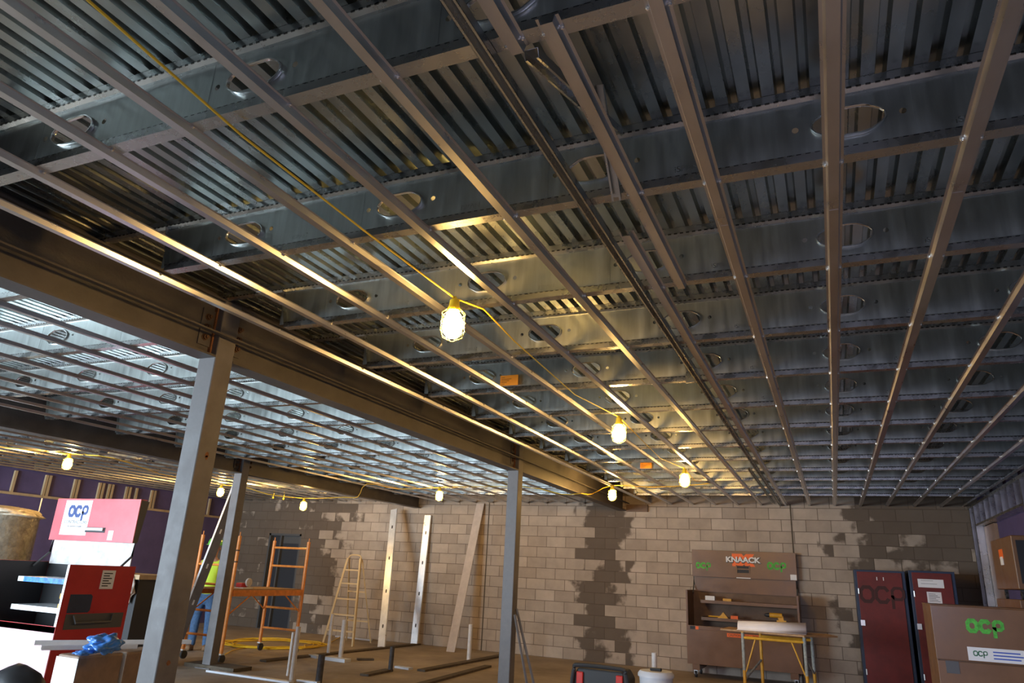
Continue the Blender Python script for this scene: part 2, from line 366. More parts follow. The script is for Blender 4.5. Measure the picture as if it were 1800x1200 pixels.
def joist_web(b, xa, xb, y, holes, slant_lo=True):
    zb, zt = JB + .03, JT - .03; zc = JB + .146
    cells = []  # (x0,x1,kind)
    for h in holes:
        if h - .2 < xa or h + .2 > xb: continue
        cells += [(h - .20, h - .14, 's', h - .17), (h - .14, h + .14, 'b', h), (h + .14, h + .20, 's', h + .17)]
    x = xa; T = .002
    def plain(u, v):
        if v - u > .001: b.box(u, v, y - T / 2, y + T / 2, zb, zt)
    for c in sorted(cells):
        plain(x, c[0]); x = c[1]
        cx = c[3]
        if c[2] == 'b':
            hw, hh = .116, .056
            hole = []
            for (ax, az) in ((-1, -.35), (-1, .35), (-.5, 1), (.5, 1), (1, .35), (1, -.35), (.5, -1), (-.5, -1)):
                hole.append((cx + ax * hw, zc + az * hh))
            # round the corners
            hole2 = []
            for i in range(8):
                p0, p1, p2 = Vector(hole[i - 1]), Vector(hole[i]), Vector(hole[(i + 1) % 8])
                hole2 += [p1 + (p0 - p1) * .22, p1 + (p0 - p1) * .06 + (p2 - p1) * .06, p1 + (p2 - p1) * .22]
            hole = hole2
        else:
            hole = [Vector((cx + .0115 * math.cos(a), zc + .004 + .0115 * math.sin(a))) for a in [math.pi - k * math.pi / 6 for k in range(12)]]
        cc = Vector((cx, zc)); outer = []
        for p in hole:
            dd = (p - cc); s_ = 1e9
            if abs(dd.x) > 1e-6: s_ = min(s_, ((c[1] if dd.x > 0 else c[0]) - cx) / dd.x)
            if abs(dd.y) > 1e-6: s_ = min(s_, ((zt if dd.y > 0 else zb) - zc) / dd.y)
            outer.append(cc + dd * s_)
        n = len(hole); corners = [Vector((c[0], zb)), Vector((c[0], zt)), Vector((c[1], zt)), Vector((c[1], zb))]
        vs = [(p.x, y, p.y) for p in hole] + [(p.x, y, p.y) for p in outer]; fs = [(i, (i + 1) % n, n + (i + 1) % n, n + i) for i in range(n)]
        base = len(vs); vs += [(p.x, y, p.y) for p in corners]
        for i in range(n):
            a, q = outer[i], outer[(i + 1) % n]
            if abs(a.x - q.x) > 1e-5 and abs(a.y - q.y) > 1e-5:
                k = min(range(4), key=lambda t: (corners[t] - a).length + (corners[t] - q).length)
                fs.append((n + i, n + (i + 1) % n, base + k))
        if c[2] == 'b': LIPS.append((cx, y, zc))
        if c[2] == 'b' and False:
            prev = list(range(n))
            for (off, dy) in ((0.004, -.004), (.004, -.012), (-.001, -.013), (-.001, -.004)):
                st = len(vs)
                for p in hole:
                    q = cc + (p - cc) * (1 - off / .07); vs.append((q.x, y + dy, q.y))
                fs += [(prev[i], prev[(i + 1) % n], st + (i + 1) % n, st + i) for i in range(n)]
                prev = list(range(st, st + n))
        b.add(vs, fs)
    plain(x, xb)
def make_joist(xa, xb, y, label, group, webx=None, letters=()):
    root = thing('floor_joist', (0, y, JB), label, 'joist', group)
    wx = webx or (xa, xb)
    holes = [HX0 + PITCH * k for k in range(-16, 3)]
    w = MB(); joist_web(w, wx[0], wx[1], y, holes); w.smooth = False
    w.build('web', 'web', root, fix=False)
    for q in LIPS: add_lip(root, *q)
    LIPS.clear()
    def chord(x0, x1, z0, z1):
        c = MB(); c.prism([(y - .028, z0), (y + .026, z0), (y + .026, z1 - .008), (y + .012, z1), (y - .012, z1), (y - .028, z1 - .010)] if z0 < 1.5 else
                          [(y - .028, z0 + .010), (y - .012, z0), (y + .012, z0), (y + .026, z0 + .008), (y + .026, z1), (y - .028, z1)], 'x', x0, x1); return c
    chord(wx[0] + .06, wx[1] - .06, JB, JB + .044).build('bottom_chord', 'stitch', root)
    chord(xa, xb, JT - .046, JT - .001).build('top_chord', 'stitch', root)
    # end shoe: slanting end plates
    for e, sgn in ((wx[0], 1), (wx[1], -1)):
        if e < XR - .3 or sgn > 0:
            s_ = MB(); s_.plate([(e, y - .03, JT - .02), (e, y + .03, JT - .02), (e + sgn * .06, y + .03, JB + .02), (e + sgn * .06, y - .03, JB + .02)], .003, (1, 0, 0))
            s_.build('end_plate', 'chord', root)
    for (lx, s_) in letters:
        text('embossed_lettering', s_, .036, (lx, y - .0015, JB + .075), 'chord', root, ext=.0006)
    return root
G1a, G1b = -3.77, -3.61      # girder 1
G2a, G2b = -8.41, -8.25      # girder 2
nj = 15
side = {0: 'passing overhead out of the top left corner'}
for k in range(0, 14):
    y = 1.433 + PITCH * (k - 1)
    if y > YW - .1: break
    if k == 0: where = 'just above the top edge of the view'
    else: where = ORD[k - 1] + ' from the camera'
    lets = []
    if 2 <= k <= 6: lets = [(HX0 - PITCH * 2 + .36, 'iSPAN'), (HX0 - PITCH + .36, 'iSPAN'), (HX0 + .36, 'iSPAN'), (HX0 - PITCH * 3 + .36, 'iSPAN')]
    j = make_joist(G1a + .01, XR + .14, y, 'galvanised joist with lipped holes, right bay, ' + where, 'joists of the right bay', (-3.12, XR + .1), lets)
    if k in (5, 10):   # orange tags on the webs
        x0, x1, z0, z1 = (-2.385, -2.225, JB + .048, JB + .135) if k == 5 else (-2.33, -2.17, JB + .05, JB + .13)
        lb = MB(); lb.box(x0, x1, y - .032, y - .030, z0, z1); lo = lb.build('orange_tag', 'orangelabel', j)
        lt = MB()
        for q in range(5): lt.box(x0 + .01, x0 + .04 + .02 * ((q * 3) % 4), y - .0328, y - .032, z1 - .02 - q * .014, z1 - .017 - q * .014)
        lt.build('printed_lines', 'black', lo)
    if k >= 1:
        make_joist(G2b - .01, G1a - .02, y, 'daylit galvanised joist with lipped holes, middle bay, ' + where, 'joists of the middle bay', (G2b + .1, G1a - .16))
        make_joist(XL + .02, G2b - .16, y, 'galvanised joist, far left bay by purple wall, ' + where, 'joists of the left bay', (XL + .08, G2a - .1))

# ---------------------------------------------------------------- furring channels
def hat(b, x, y0, y1, z=JB, dz=0.):
    f = .016; s_ = .0225; w = .033; d = .022; t = .0012; z += dz
    out = [(x - w, z), (x - s_, z), (x - f, z - d), (x + f, z - d), (x + s_, z), (x + w, z)]
    inn = [(x + w, z - t), (x + s_ + t, z - t), (x + f + t, z - d - t), (x - f - t, z - d - t), (x - s_ - t, z - t), (x - w, z - t)]
    n = 12; pl = out + inn
    v = [(p[0], y0, p[1]) for p in pl] + [(p[0], y1, p[1]) for p in pl]
    fs = []
    for i in range(n): fs.append((i, (i + 1) % n, n + (i + 1) % n, n + i))
    for i in range(5):
        a, c = i, i + 1; e, g = 11 - i, 10 - i
        fs.append((a, c, g, e)); fs.append((n + a, n + c, n + g, n + e))
    b.add(v, fs)
screw_me = None
def add_screw(parent, x, y, z):
    global screw_me
    if screw_me is None:
        s_ = MB(); s_.lathe((0, 0, 0), [(.0062, 0), (.0062, -.004), (.0038, -.006), (.0035, -.009), (.001, -.0095)], 8)
        o = s_.build('screw', 'screw', parent, origin=Vector((0, 0, 0))); screw_me = o.data
    else:
        o = bpy.data.objects.new('screw', screw_me); COL.objects.link(o); o.parent = parent
    o.location = Vector((x, y, z)) - wloc(parent)
JY = [1.433 + PITCH * (k - 1) for k in range(0, 14)]
C0 = .115; CP = .4064
runs = [(-.98, 2.70, 'length nearest camera'), (2.66, 6.38, 'second length'), (6.34, 10.04, 'third length'), (10.0, YW - .01, 'length ending at block wall')]
def channel(x, y0, y1, label, group, screws=True, dz=0.):
    b = MB(); hat(b, x, y0, y1, JB - .0001, dz)
    o = b.build('furring_channel', 'hat', origin=Vector((x, (y0 + y1) / 2, JB - .025))); tag(o, label, 'channel', group)
    if screws:
        for jy in JY:
            if y0 + .02 < jy < y1 - .02:
                for s_ in (-1, 1): add_screw(o, x + s_ * .0275, jy + random.uniform(-.012, .012), JB - .0015)
    return o
row = 0
for i in range(4, -10, -1):
    x = C0 + CP * i
    if i == 4: x = 1.72
    if i == -2: row += 1; continue    # handled apart
    if i < -8: break
    for r, (y0, y1, rn) in enumerate(runs):
        if i == -9 and r > 2: pass
        channel(x, y0, y1, 'hat channel, right bay, %s row from the right wall, %s' % (ORD[row], rn), 'furring channels of the right bay', True, -.0005 * (r % 2))
    row += 1
# the row at x -.69 starts late; a spare length bridges beside it
for y0, y1, lb in ((-.98, 1.46, 'short hat channel whose cut end stops at the first visible joist'), (2.63, 6.38, 'hat channel starting at a cut end beside the long dark track'), (6.34, 10.04, 'hat channel screwed alongside the long dark track, middle length'), (10.0, YW - .01, 'hat channel beside the long dark track reaching the block wall')):
    channel(-.69, y0, y1, lb, 'furring channels of the right bay', True, -.0005 if y0 > 6 and y0 < 9 else 0)
channel(-.575, 1.38, 3.27, 'short loose hat channel bridging two joists, cut end hanging free', 'furring channels of the right bay', True, 0)
# open C track
def ctrack(b, x, y0, y1, z, w=.04, h=.034, t=.0012, lip=.008):
    a = w / 2
    for q in ((x - a, x + a, z - t, z), (x - a, x - a + t, z - h, z), (x + a - t, x + a, z - h, z), (x - a, x - a + lip, z - h, z - h + t), (x + a - lip, x + a, z - h, z - h + t)):
        b.box(q[0], q[1], y0, y1, q[2], q[3])
b = MB(); ctrack(b, -.775, -.6, YW - .02, JB - .001); tag(b.build('open_track', 'chord'), 'long open C shaped steel track, dark inside, running to the block wall', 'track')
b = MB(); ctrack(b, -.865, 9.3, YW - .3, JB - .001, .03); tag(b.build('open_track', 'chord'), 'shorter second steel track left of the long one, far end of ceiling', 'track')
def scrap(p0, p1, w, h, label):
    p0, p1 = Vector(p0), Vector(p1); d = (p1 - p0); Ln = d.length; d.normalize()
    u = d.cross(Vector((0, 0, 1))).normalized(); n = u.cross(d)
    T = Matrix(((u.x, d.x, n.x, p0.x), (u.y, d.y, n.y, p0.y), (u.z, d.z, n.z, p0.z), (0, 0, 0, 1)))
    b = MB(T); ctrack(b, 0, 0, Ln, 0, w, h)
    return tag(b.build('steel_offcut', 'chord'), label, 'offcut', 'steel track offcuts at the joists')
scrap((-.655, 1.47, 1.392), (-.625, 2.26, 1.645), .042, .03, 'steel track offcut slanting from the first joist up to the deck')
scrap((-.60, 1.93, 1.60), (-.645, 2.33, 1.392), .036, .028, 'steel track offcut slanting down to the second joist')
b = MB(); b.box(-.64, -.60, 1.40 - .0, 1.48, 1.372, 1.374); b.box(-.64, -.638, 1.40, 1.48, 1.372, 1.396); b.build  # clip
p = at_z(1223, 680, JB); b = MB(); b.box(p.x - .03, p.x + .03, 5.06 - .034, 5.06 - .031, JB - .03, JB + .09); b.box(p.x - .03, p.x + .03, 5.06 - .06, 5.06 - .031, JB - .03, JB - .028)
tag(b.build('angle_clip', 'chord'), 'small steel angle clip hanging from a joist left of the long track', 'clip')
# edge angle along the girder and along the right wall
for x, lb in ((-3.56, 'thin dark steel edge angle running along the nearer beam line'), (2.02, 'thin dark steel edge angle along the right wall top')):
    b = MB(); b.box(x - .02, x + .02, YB, YW - .01, JB - .014, JB - .012); b.box(x - .02, x - .018, YB, YW - .01, JB - .012, JB - .001)
    b.box(x + .012, x + .014, YB, YW - .01, JB - .012, JB - .001)
    tag(b.build('edge_angle', 'beam' if x < 0 else 'chord'), lb, 'angle')
row = 0
for i in range(10):
    x = G1a - .30 - CP * i
    if x < G2b + .12: break
    for r, (y0, y1) in enumerate(((-.8, 6.4), (6.36, YW - .01))):
        channel(x, y0, y1, 'dark hat channel, middle bay, %s row left of the nearer beam, %s' % (ORD[i], ('near half', 'far half')[r]), 'furring channels of the middle bay', False, -.0005 * r)
for i in range(13):
    x = G2a - .25 - CP * i
    if x < XL + .1: break
    for r, (y0, y1) in enumerate(((.5, 6.4), (6.36, YW - .01))):
        channel(x, y0, y1, 'hat channel, far left bay, %s row left of the farther beam, %s' % (ORD[i], ('near half', 'far half')[r]), 'furring channels of the left bay', False, -.0005 * r)

# ---------------------------------------------------------------- beams and columns
BB, BT = 1.25, 1.655
def beam(xa, xb, y0, y1, label, plates=()):
    xm = (xa + xb) / 2
    root = thing('steel_beam', (xm, (y0 + y1) / 2, BB), label, 'beam', 'primed steel beams')
    MB().box(xa, xb, y0, y1, BB, BB + .014).build('bottom_flange', 'beam', root)
    MB().box(xa, xb, y0, y1, BT - .014, BT).build('top_flange', 'beam', root)
    MB().box(xm - .005, xm + .005, y0, y1, BB + .014, BT - .014).build('web', 'beam', root)
    for yc, sgn in plates:
        pl = MB().box(xm + .005, xm + .016, min(yc, yc + sgn * .11), max(yc, yc + sgn * .11), BB + .07, BB + .32).build('shear_plate', 'beam', root, bevel=.002)
        b = MB()
        for zz in (.105, .175, .245, .29)[:3]:
            b.lathe((xm + .016, yc + sgn * .065, BB + zz + .02), [(.024, 0), (.024, .004), (.018, .004), (.018, .018), (.012, .022), (.012, .034)], 8, 'x')
        b.build('bolt_row', 'bolt', pl)
        MB().box(xm + .005, xm + .03, yc, yc + sgn * .012, BB + .03, BT - .03).build('weld_strip', 'rust', root)
    return root
beam(G1a, G1b, -1.55, 3.25, 'near length of rusty primed steel beam overhead at the left edge', [(3.25, -1)])
beam(G1a, G1b, 3.40, 8.36, 'middle length of the nearer beam line between its two columns', [(3.40, 1), (8.36, -1)])
beam(G1a, G1b, 8.51, YW, 'far length of the nearer beam line, lamp lit and ending at the block wall', [(8.51, 1)])
beam(G2a, G2b, 0.5, 8.33, 'dark near length of the farther beam line at the left', [(8.33, -1)])
beam(G2a, G2b, 8.48, YW, 'far length of the farther beam line above the orange scaffold', [(8.48, 1)])
for q, (xx, y0) in enumerate(((-3.69, -1.5), (-8.33, .5))): struct(MB().box(xx - .004, xx + .004, y0, YW, BT + .001, JT + .045).build('trim_%d' % (4 + q), 'beam'))  # closure strips added above the beams to stop daylight leaking over them
def column(xa, xb, ya, yb, label, marks=()):
    root = thing('steel_column', ((xa + xb) / 2, (ya + yb) / 2, FL), label, 'column', 'primed steel columns')
    MB().box(xa, xb, ya, yb, FL + .012, BT).build('shaft', 'column', root, bevel=.008)
    MB().box(xa - .06, xb + .06, ya - .06, yb + .06, FL, FL + .012).build('base_plate', 'column', root)
    for (z, s_) in marks:
        b = MB(); pts = []
        for k in range(10):
            a = 2 * math.pi * k / 10; pts.append(((ya + yb) / 2 + s_ * math.cos(a) * random.uniform(.7, 1.2), z + 1.2 * s_ * math.sin(a) * random.uniform(.7, 1.2)))
        b.prism(pts, 'x', xb, xb + .0006); b.build('rust_spot', 'rust', root)
    return root
column(-3.76, -3.61, 3.25, 3.40, 'nearest square steel column, grey with rust marks, at the left', [(.62, .018), (.60, .012), (-.6, .014)])
column(-3.76, -3.61, 8.36, 8.51, 'square steel column in mid view with a bar leaning on it')
column(-8.40, -8.25, 8.33, 8.48, 'square steel column standing beside the orange scaffold')
# pocket block where the nearer beam meets the wall
struct(MB().box(-3.60, -3.18, YW - .06, YW, 1.235, JB - .03).build('trim_3', 'browni'))

# ---------------------------------------------------------------- lamps on cords
lamps = [((-1.75, 3.08, 1.27), 'caged bulb nearest the camera, glowing below the middle of the ceiling'), ((-1.67, 6.11, 1.27), 'caged bulb second nearest along the overhead yellow cord'),
         ((-1.66, 9.25, 1.27), 'caged bulb third along the overhead yellow cord'), ((-3.10, 10.95, 1.27), 'caged bulb beside the far end of the nearer beam'),
         ((-6.35, 11.18, 1.27), 'caged bulb seen just left of the middle column'), ((-9.50, 11.35, 1.08), 'caged bulb hanging above the orange scaffold in front of the block wall'),
         ((-11.09, 10.72, 1.27), 'caged bulb seen between the two left columns'), ((-10.52, 7.09, 1.27), 'caged bulb at the far left near the purple wall')]
for (x, y, z), lb in lamps:
    root = thing('work_light', (x, y, z - .1), lb, 'work light', 'caged work lights on yellow cord')
    MB().lathe((x, y, z), [(.004, -.108), (.030, -.102), (.048, -.078), (.054, -.045), (.052, -.010), (.040, .022), (.024, .042), (.020, .050)], 14).build('bulb', 'bulb', root)
    MB().lathe((x, y, z), [(.034, .045), (.036, .058), (.028, .078), (.026, .105), (.012, .118), (.008, .128)], 14).build('socket', 'socket', root)
    c = MB()
    prof = [(.036, .052), (.062, .030), (.066, -.065), (.056, -.100), (.020, -.120)]
    for k in range(8):
        a = 2 * math.pi * k / 8; c.tube([(x + r * math.cos(a), y + r * math.sin(a), z + h) for r, h in prof], .0014, 5)
    for r, h in ((.063, .028), (.066, -.020), (.066, -.065), (.020, -.120)):
        c.tube([(x + r * math.cos(2 * math.pi * k / 20), y + r * math.sin(2 * math.pi * k / 20), z + h) for k in range(21)], .0014, 5, caps=False)
    c.build('cage', 'cage', root)
def smooth_path(P, n=6):
    P = [Vector(p) for p in P]; out = []
    for i in range(len(P) - 1):
        a, b_, c, d = P[max(i - 1, 0)], P[i], P[i + 1], P[min(i + 2, len(P) - 1)]
        for k in range(n):
            t = k / n; out.append(.5 * ((2 * b_) + (c - a) * t + (2 * a - 5 * b_ + 4 * c - d) * t * t + (3 * b_ - a - 3 * c + d) * t ** 3))
    return out + [P[-1]]
def cord(P, label, r=.0045):
    b = MB(); b.tube(P, r, 6); return tag(b.build('extension_cord', 'yellow'), label, 'cord')
zt = 1.368
top = lambda i: Vector(lamps[i][0]) + Vector((0, 0, .118))
c1 = [at_z(120, -30, 1.366), at_z(200, 40, 1.366), at_z(425, 238, 1.366), at_z(640, 405, 1.37), top(0), at_z(850, 543, 1.37), at_z(905, 600, 1.37), at_z(1010, 693, 1.37), top(1), at_z(1125, 770, 1.37), at_z(1160, 805, 1.365), top(2), at_z(1222, 845, 1.36), at_z(1248, 850, 1.37)]
cord(c1, 'long yellow power cord running overhead through the three nearest bulbs')
c2 = [at_z(1245, 850, 1.36), at_z(1150, 856, 1.36), top(3), at_z(1040, 868, 1.30), Vector((-3.5, 10.6, 1.22)), Vector((-3.86, 10.7, 1.22)), Vector((-4.6, 10.9, 1.36)), top(4)]
cord(smooth_path(c2, 3), 'yellow power cord ducking under the beam between the far bulbs', .006)
c3 = [top(4), at_z(700, 859, 1.37), at_z(645, 850, 1.37), Vector((-8.15, 11.25, 1.22)), Vector((-8.5, 11.3, 1.215)), top(5), at_z(470, 868, 1.24), Vector((-10.6, 10.8, 1.36)), top(6), Vector((-10.9, 9.2, 1.36)), at_z(200, 805, 1.36), top(7), at_z(0, 785, 1.36)]
cord(smooth_path(c3, 3), 'sagging yellow power cord above the orange scaffold toward the purple wall', .006)
for (px, py) in ((482, 862), (500, 864)):
    p = at_z(px, py, 1.33); b = MB(); b.tube([p + Vector((0, 0, .0)), p + Vector((.01, 0, -.06)), p + Vector((-.01, .01, -.12))], .006, 6); b.lathe(p + Vector((-.01, .01, -.16)), [(.01, 0), (.018, .01), (.018, .04), (.008, .05)], 8)
    tag(b.build('cord_plug', 'socket'), 'yellow cord plug dangling left of the scaffold bulb' if px < 490 else 'yellow cord plug dangling nearer the scaffold bulb', 'plug', 'dangling plugs')

# ---------------------------------------------------------------- left wall furring
fw = thing('wall_furring', (XL + .03, 9, 1.1), 'wood furring band of short uprights high on the purple left wall', 'furring')
b = MB(); b.box(XL, XL + .05, 4.0, YW - .05, .93, .975); b.build('rail', 'woodstud', fw)
for yy in [5.8, 6.9, 8.0, 8.45, 9.05, 9.12, 9.65, 9.72, 10.2, 10.28, 10.42, 10.5, 10.85, 10.93, 11.1, 11.5, 11.58, 12.4, 12.48, 13.2]:
    MB().box(XL, XL + .045, yy, yy + .05, .975, JB - .03).build('upright', 'woodstud', fw)
b = MB(); p0 = at_x(75, 872, XL + .003); p1 = at_x(66, 900, XL + .003)
b.box(XL, XL + .002, p0.y - .012, p0.y + .012, -.2, .93); tag(b.build('seam_tape', 'foil'), 'thin bright vertical tape seam on the purple left wall', 'tape')

# ---------------------------------------------------------------- right wall framing
def cstud(x0, x1, y0, y1, z0, z1, b=None, open_y=1):
    b = b or MB(); t = .002
    b.box(x0, x1, y0, y0 + t, z0, z1); b.box(x0, x0 + t, y0, y1, z0, z1); b.box(x1 - t, x1, y0, y1, z0, z1)
    b.box(x0, x0 + .01, y1 - t, y1, z0, z1); return b
rf = thing('wall_framing', (XR + .07, 11.5, FL), 'dark steel stud framing of the right wall with an opening', 'framing')
for yy in (13.66, 13.28, 10.06, 9.65): cstud(XR, XR + .148, yy, yy + .04, FL, JB - .05).build('stud', 'hat', rf)
b = MB(); b.box(XR - .01, XR + .148, 9.2, YW - .01, JB - .06, JB - .02); b.build('top_track', 'chord', rf)
b = MB(); b.box(XR, XR + .148, 10.1, 13.25, JB - .36, JB - .33); b.build('header', 'chord', rf)
for k in range(7): MB().box(XR + .01, XR + .14, 10.45 + k * .4, 10.453 + k * .4, JB - .33, JB - .06).build('cripple_stud', 'hat', rf)
b = MB(); b.box(XR + .10, XR + .148, 12.5, 13.25, FL, JB - .37); b.build('infill_board', 'kraft', rf)

# ---------------------------------------------------------------- job boxes
def caster(b_root, x, y, r=.055, mt='caster'):
    c = MB(); c.lathe((x - .02, y, FL + r), [(r * .5, 0), (r, .004), (r, .036), (r * .5, .04)], 14, 'x')
    o = c.build('caster', mt, b_root)
    MB().box(x - .03, x + .03, y - .03, y + .03, FL + 2 * r, FL + 2 * r + .02).box(x - .028, x - .022, y - .02, y + .02, FL + r, FL + 2 * r).box(x + .022, x + .028, y - .02, y + .02, FL + r, FL + 2 * r).build('caster_fork', 'stud', o)
def jobbox(x0, x1, y0, y1, mt, label, opened=True, inner='browni', gapm=None, zo=0., lidm=None, front=None, shelfm=None):
    F = FL + zo; zb, zm, zs = F + .21, F + .81, F + 1.375; t = .012
    root = thing('job_box', ((x0 + x1) / 2, (y0 + y1) / 2, F), label, 'tool box', 'jobsite tool boxes')
    b = MB(); b.box(x0, x1, y0, y0 + t, zb, zm if opened else zs - .46); b.box(x0 + t, x1 - t, y1 - t, y1, zb, zs); b.box(x0 + t, x1 - t, y0 + t, y1 - t, zb, zb + t)
    if not opened: b.box(x0 + t, x1 - t, y0 + .03, y0 + .04, zs - .47, zs - .44)
    b.box(x0 + .0, x0 + t, y0 + t, y1, zb, zs); b.box(x1 - t, x1, y0 + t, y1, zb, zs)
    if opened: b.box(x0, x0 + .03, y0, y0 + t, zm, zs); b.box(x1 - .03, x1, y0, y0 + t, zm, zs); b.box(x0, x1, y0 - .004, y0, zm - .06, zm)
    b.build('body', mt, root, bevel=.003)
    if front: MB().box(x0 + .01, x1 - .004, y0 - .004, y0 - .0005, zb + .01, zm - .004).build('daylit_front_panel', front, root); MB().box(x1 - .032, x1 - .001, y0 - .003, y0 - .0005, zm - .004, zs - .003).build('daylit_corner_strip', 'white', root)  # pale panel and white strip paint the strong daylight on the front
    if front:
        for xx in (x0 + t, x1 - t - .003): MB().box(xx, xx + .003, y0 + .02, y1 - .02, zb + .02, zs - .003).build('dark_side_sheet', inner, root)  # thin dark sheets added over the inner sides to darken the interior
    if opened:
        MB().box(x0 + t, x1 - t, y1 - t - .004, y1 - t, zm - .1, zs - .002).build('back_lining', inner, root)
        for z in (zm + .08, zm + .36):
            MB().box(x0 + .2 if z > zm + .2 else x0 + .2, x1 - t, y0 + .30, y1 - .02, z, z + .05).build('shelf', shelfm or mt, root)
        # raised lid at the back
        lz0, lz1, ly = F + 1.61, F + 2.07, y1 - .08
        ld = MB(); ld.box(x0 + .02, x1 - .02, ly - .012, ly, lz0, lz1); ld.box(x0 + .02, x1 - .02, ly, ly + .07, lz1 - .012, lz1)
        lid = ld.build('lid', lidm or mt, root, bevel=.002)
        for xx in (x0 + .02, x1 - .032): MB().prism([(ly, lz0), (ly + .05, lz0), (ly + .10, lz1 - .02), (ly, lz1 - .012)], 'x', xx, xx + .012).build('lid_end', 'grey' if mt == 'red' else mt, lid)
        MB().box(x0 + .05, x1 - .05, y1 - .04, y1 - .03, zs - .02, lz0 + .03).build('lid_back_panel', gapm or mt, root)
        for xx in (x0 + .025, x1 - .045):
            MB().tube([(xx + .01, y1 - .2, zs - .05), (xx + .01, y1 - .05, zs + .1), (xx + .01, y1 - .04, lz0 + .1)], .012, 6).build('lid_strut', 'grey', root)
    else:
        lz0, lz1, ly = zs - .45, zs, y0
        ld = MB(); ld.box(x0 - .004, x1 + .004, y0 - .012, y0, lz0, lz1); ld.box(x0 - .004, x1 + .004, y0, y1, lz1, lz1 + .01); lid = ld.build('lid', mt, root, bevel=.003)
        MB().box(x0 + .06, x0 + .16, y0 - .006, y0, lz0 - .11, lz0 - .01).build('latch_plate', 'grey', root); MB().box(x1 - .25, x1 - .15, y0 - .006, y0, lz0 - .11, lz0 - .01).build('latch_plate', 'grey', root)
    xm = (x0 + x1) / 2
    yl = ly - .012
    if mt == 'red':
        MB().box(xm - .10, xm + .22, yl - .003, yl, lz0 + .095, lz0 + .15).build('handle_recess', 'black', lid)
        MB().box(xm - .10, xm + .20, yl - .02, yl - .003, lz0 + .115, lz0 + .145).build('lid_handle', 'greyin', lid)
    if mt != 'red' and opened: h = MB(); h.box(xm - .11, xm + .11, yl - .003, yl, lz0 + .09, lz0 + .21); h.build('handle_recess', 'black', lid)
    if mt != 'red' and opened: h = MB(); h.box(xm - .11, xm + .11, yl - .022, yl - .003, lz0 + .145, lz0 + .165); h.box(xm - .12, xm - .10, yl - .014, yl, lz0 + .08, lz0 + .22); h.box(xm + .10, xm + .12, yl - .014, yl, lz0 + .08, lz0 + .22); h.build('lid_handle', 'grey' if mt == 'red' else mt, lid)
    for xx in (x0 + .08, x1 - .2):
        MB().box(xx, xx + .12, y0, y1, zb - .09, zb).build('skid', mt, root)
    return root, lid, (x0, x1, yl, lz0, lz1, zb, zm, zs)
def decal(parent, x0, x1, z0, z1, y, m='white', lines=0, lm='black', name='sticker'):
    s_ = MB().box(x0, x1, y - .002, y, z0, z1).build(name, m, parent)
    if lines:
        b = MB(); h = (z1 - z0); w = x1 - x0
        for k in range(lines):
            zz = z1 - h * (.16 + .74 * k / lines); b.box(x0 + w * .12, x0 + w * (.6 + .28 * ((k * 7) % 3) / 2), y - .0028, y - .002, zz - h * .035, zz)
        b.build('printed_lines', lm, s_)
    return s_
# brown open box with logo
root, lid, (x0, x1, yl, z0, z1, zb, zm, zs) = jobbox(-2.37, -.56, 13.0, 13.70, 'brown', 'open brown tool box with raised lid against the block wall behind the work table')
xm = (x0 + x1) / 2
b = MB()
for (za, zc_) in ((z1 - .14, z1 - .045), (z1 - .26, z1 - .165)):
    up = za > z1 - .2
    b.prism([(xm - .19, zc_ if up else za), (xm + .20, zc_ if up else za), (xm + (.14 if up else .20), za if up else za), (xm - .10, za if up else za)] if False else ([(xm - .18, zc_), (xm - .01, zc_), (xm + .02, zc_ - .04), (xm + .06, zc_), (xm + .20, zc_), (xm + .14, za), (xm - .18, za)] if up else [(xm - .18, za), (xm - .01, za), (xm + .02, za + .04), (xm + .05, za), (xm + .21, za), (xm + .15, zc_), (xm - .18, zc_)]), 'y', yl - .001, yl)
b.build('orange_emblem', 'orangeink', lid)
text('brand_lettering_shadow', 'KNAACK', .125, (xm + .006, yl - .0022, z1 - .158), 'black', lid, sx=1.12, bold=.011)
text('brand_lettering', 'KNAACK', .125, (xm, yl - .0042, z1 - .152), 'white', lid, sx=1.12, bold=.0055)
b = MB(); hexlogo(b, x0 + .22, z1 - .27, yl, .11, thick=.28); b.build('spray_lettering', 'green', lid)
b = MB(); hexlogo(b, x1 - .34, z1 - .23, yl, .13, thick=.28); b.build('spray_lettering', 'green', lid)
decal(lid, x1 - .13, x1 - .03, z0 + .01, z0 + .1, yl)
MB().box(xm - .12, xm + .12, yl - .003, yl, z0 - .001, z0 + .014).build('lid_edge_tape', 'white', lid)
b = MB(); b.box(x0 + .66, x0 + 1.22, 12.994, 12.996, zm - .14, zm - .08); wr = b.build('warning_strip', 'orangeink', root)
text('warning_lettering', 'CAUTION  PINCH  POINT', .045, (x0 + .94, 12.993, zm - .11), 'brown', wr, bold=.001)
decal(root, x0 + .06, x0 + .14, zm - .06, zm - .01, 12.995, 'black'); decal(root, x0 + .15, x0 + .2, zm - .06, zm - .01, 12.995, 'orangeink')
for (cx_, cy_) in ((x0 + .12, 13.1), (x0 + .12, 13.6), (x1 - .12, 13.1), (x1 - .12, 13.6)): caster(root, cx_, cy_, .05)
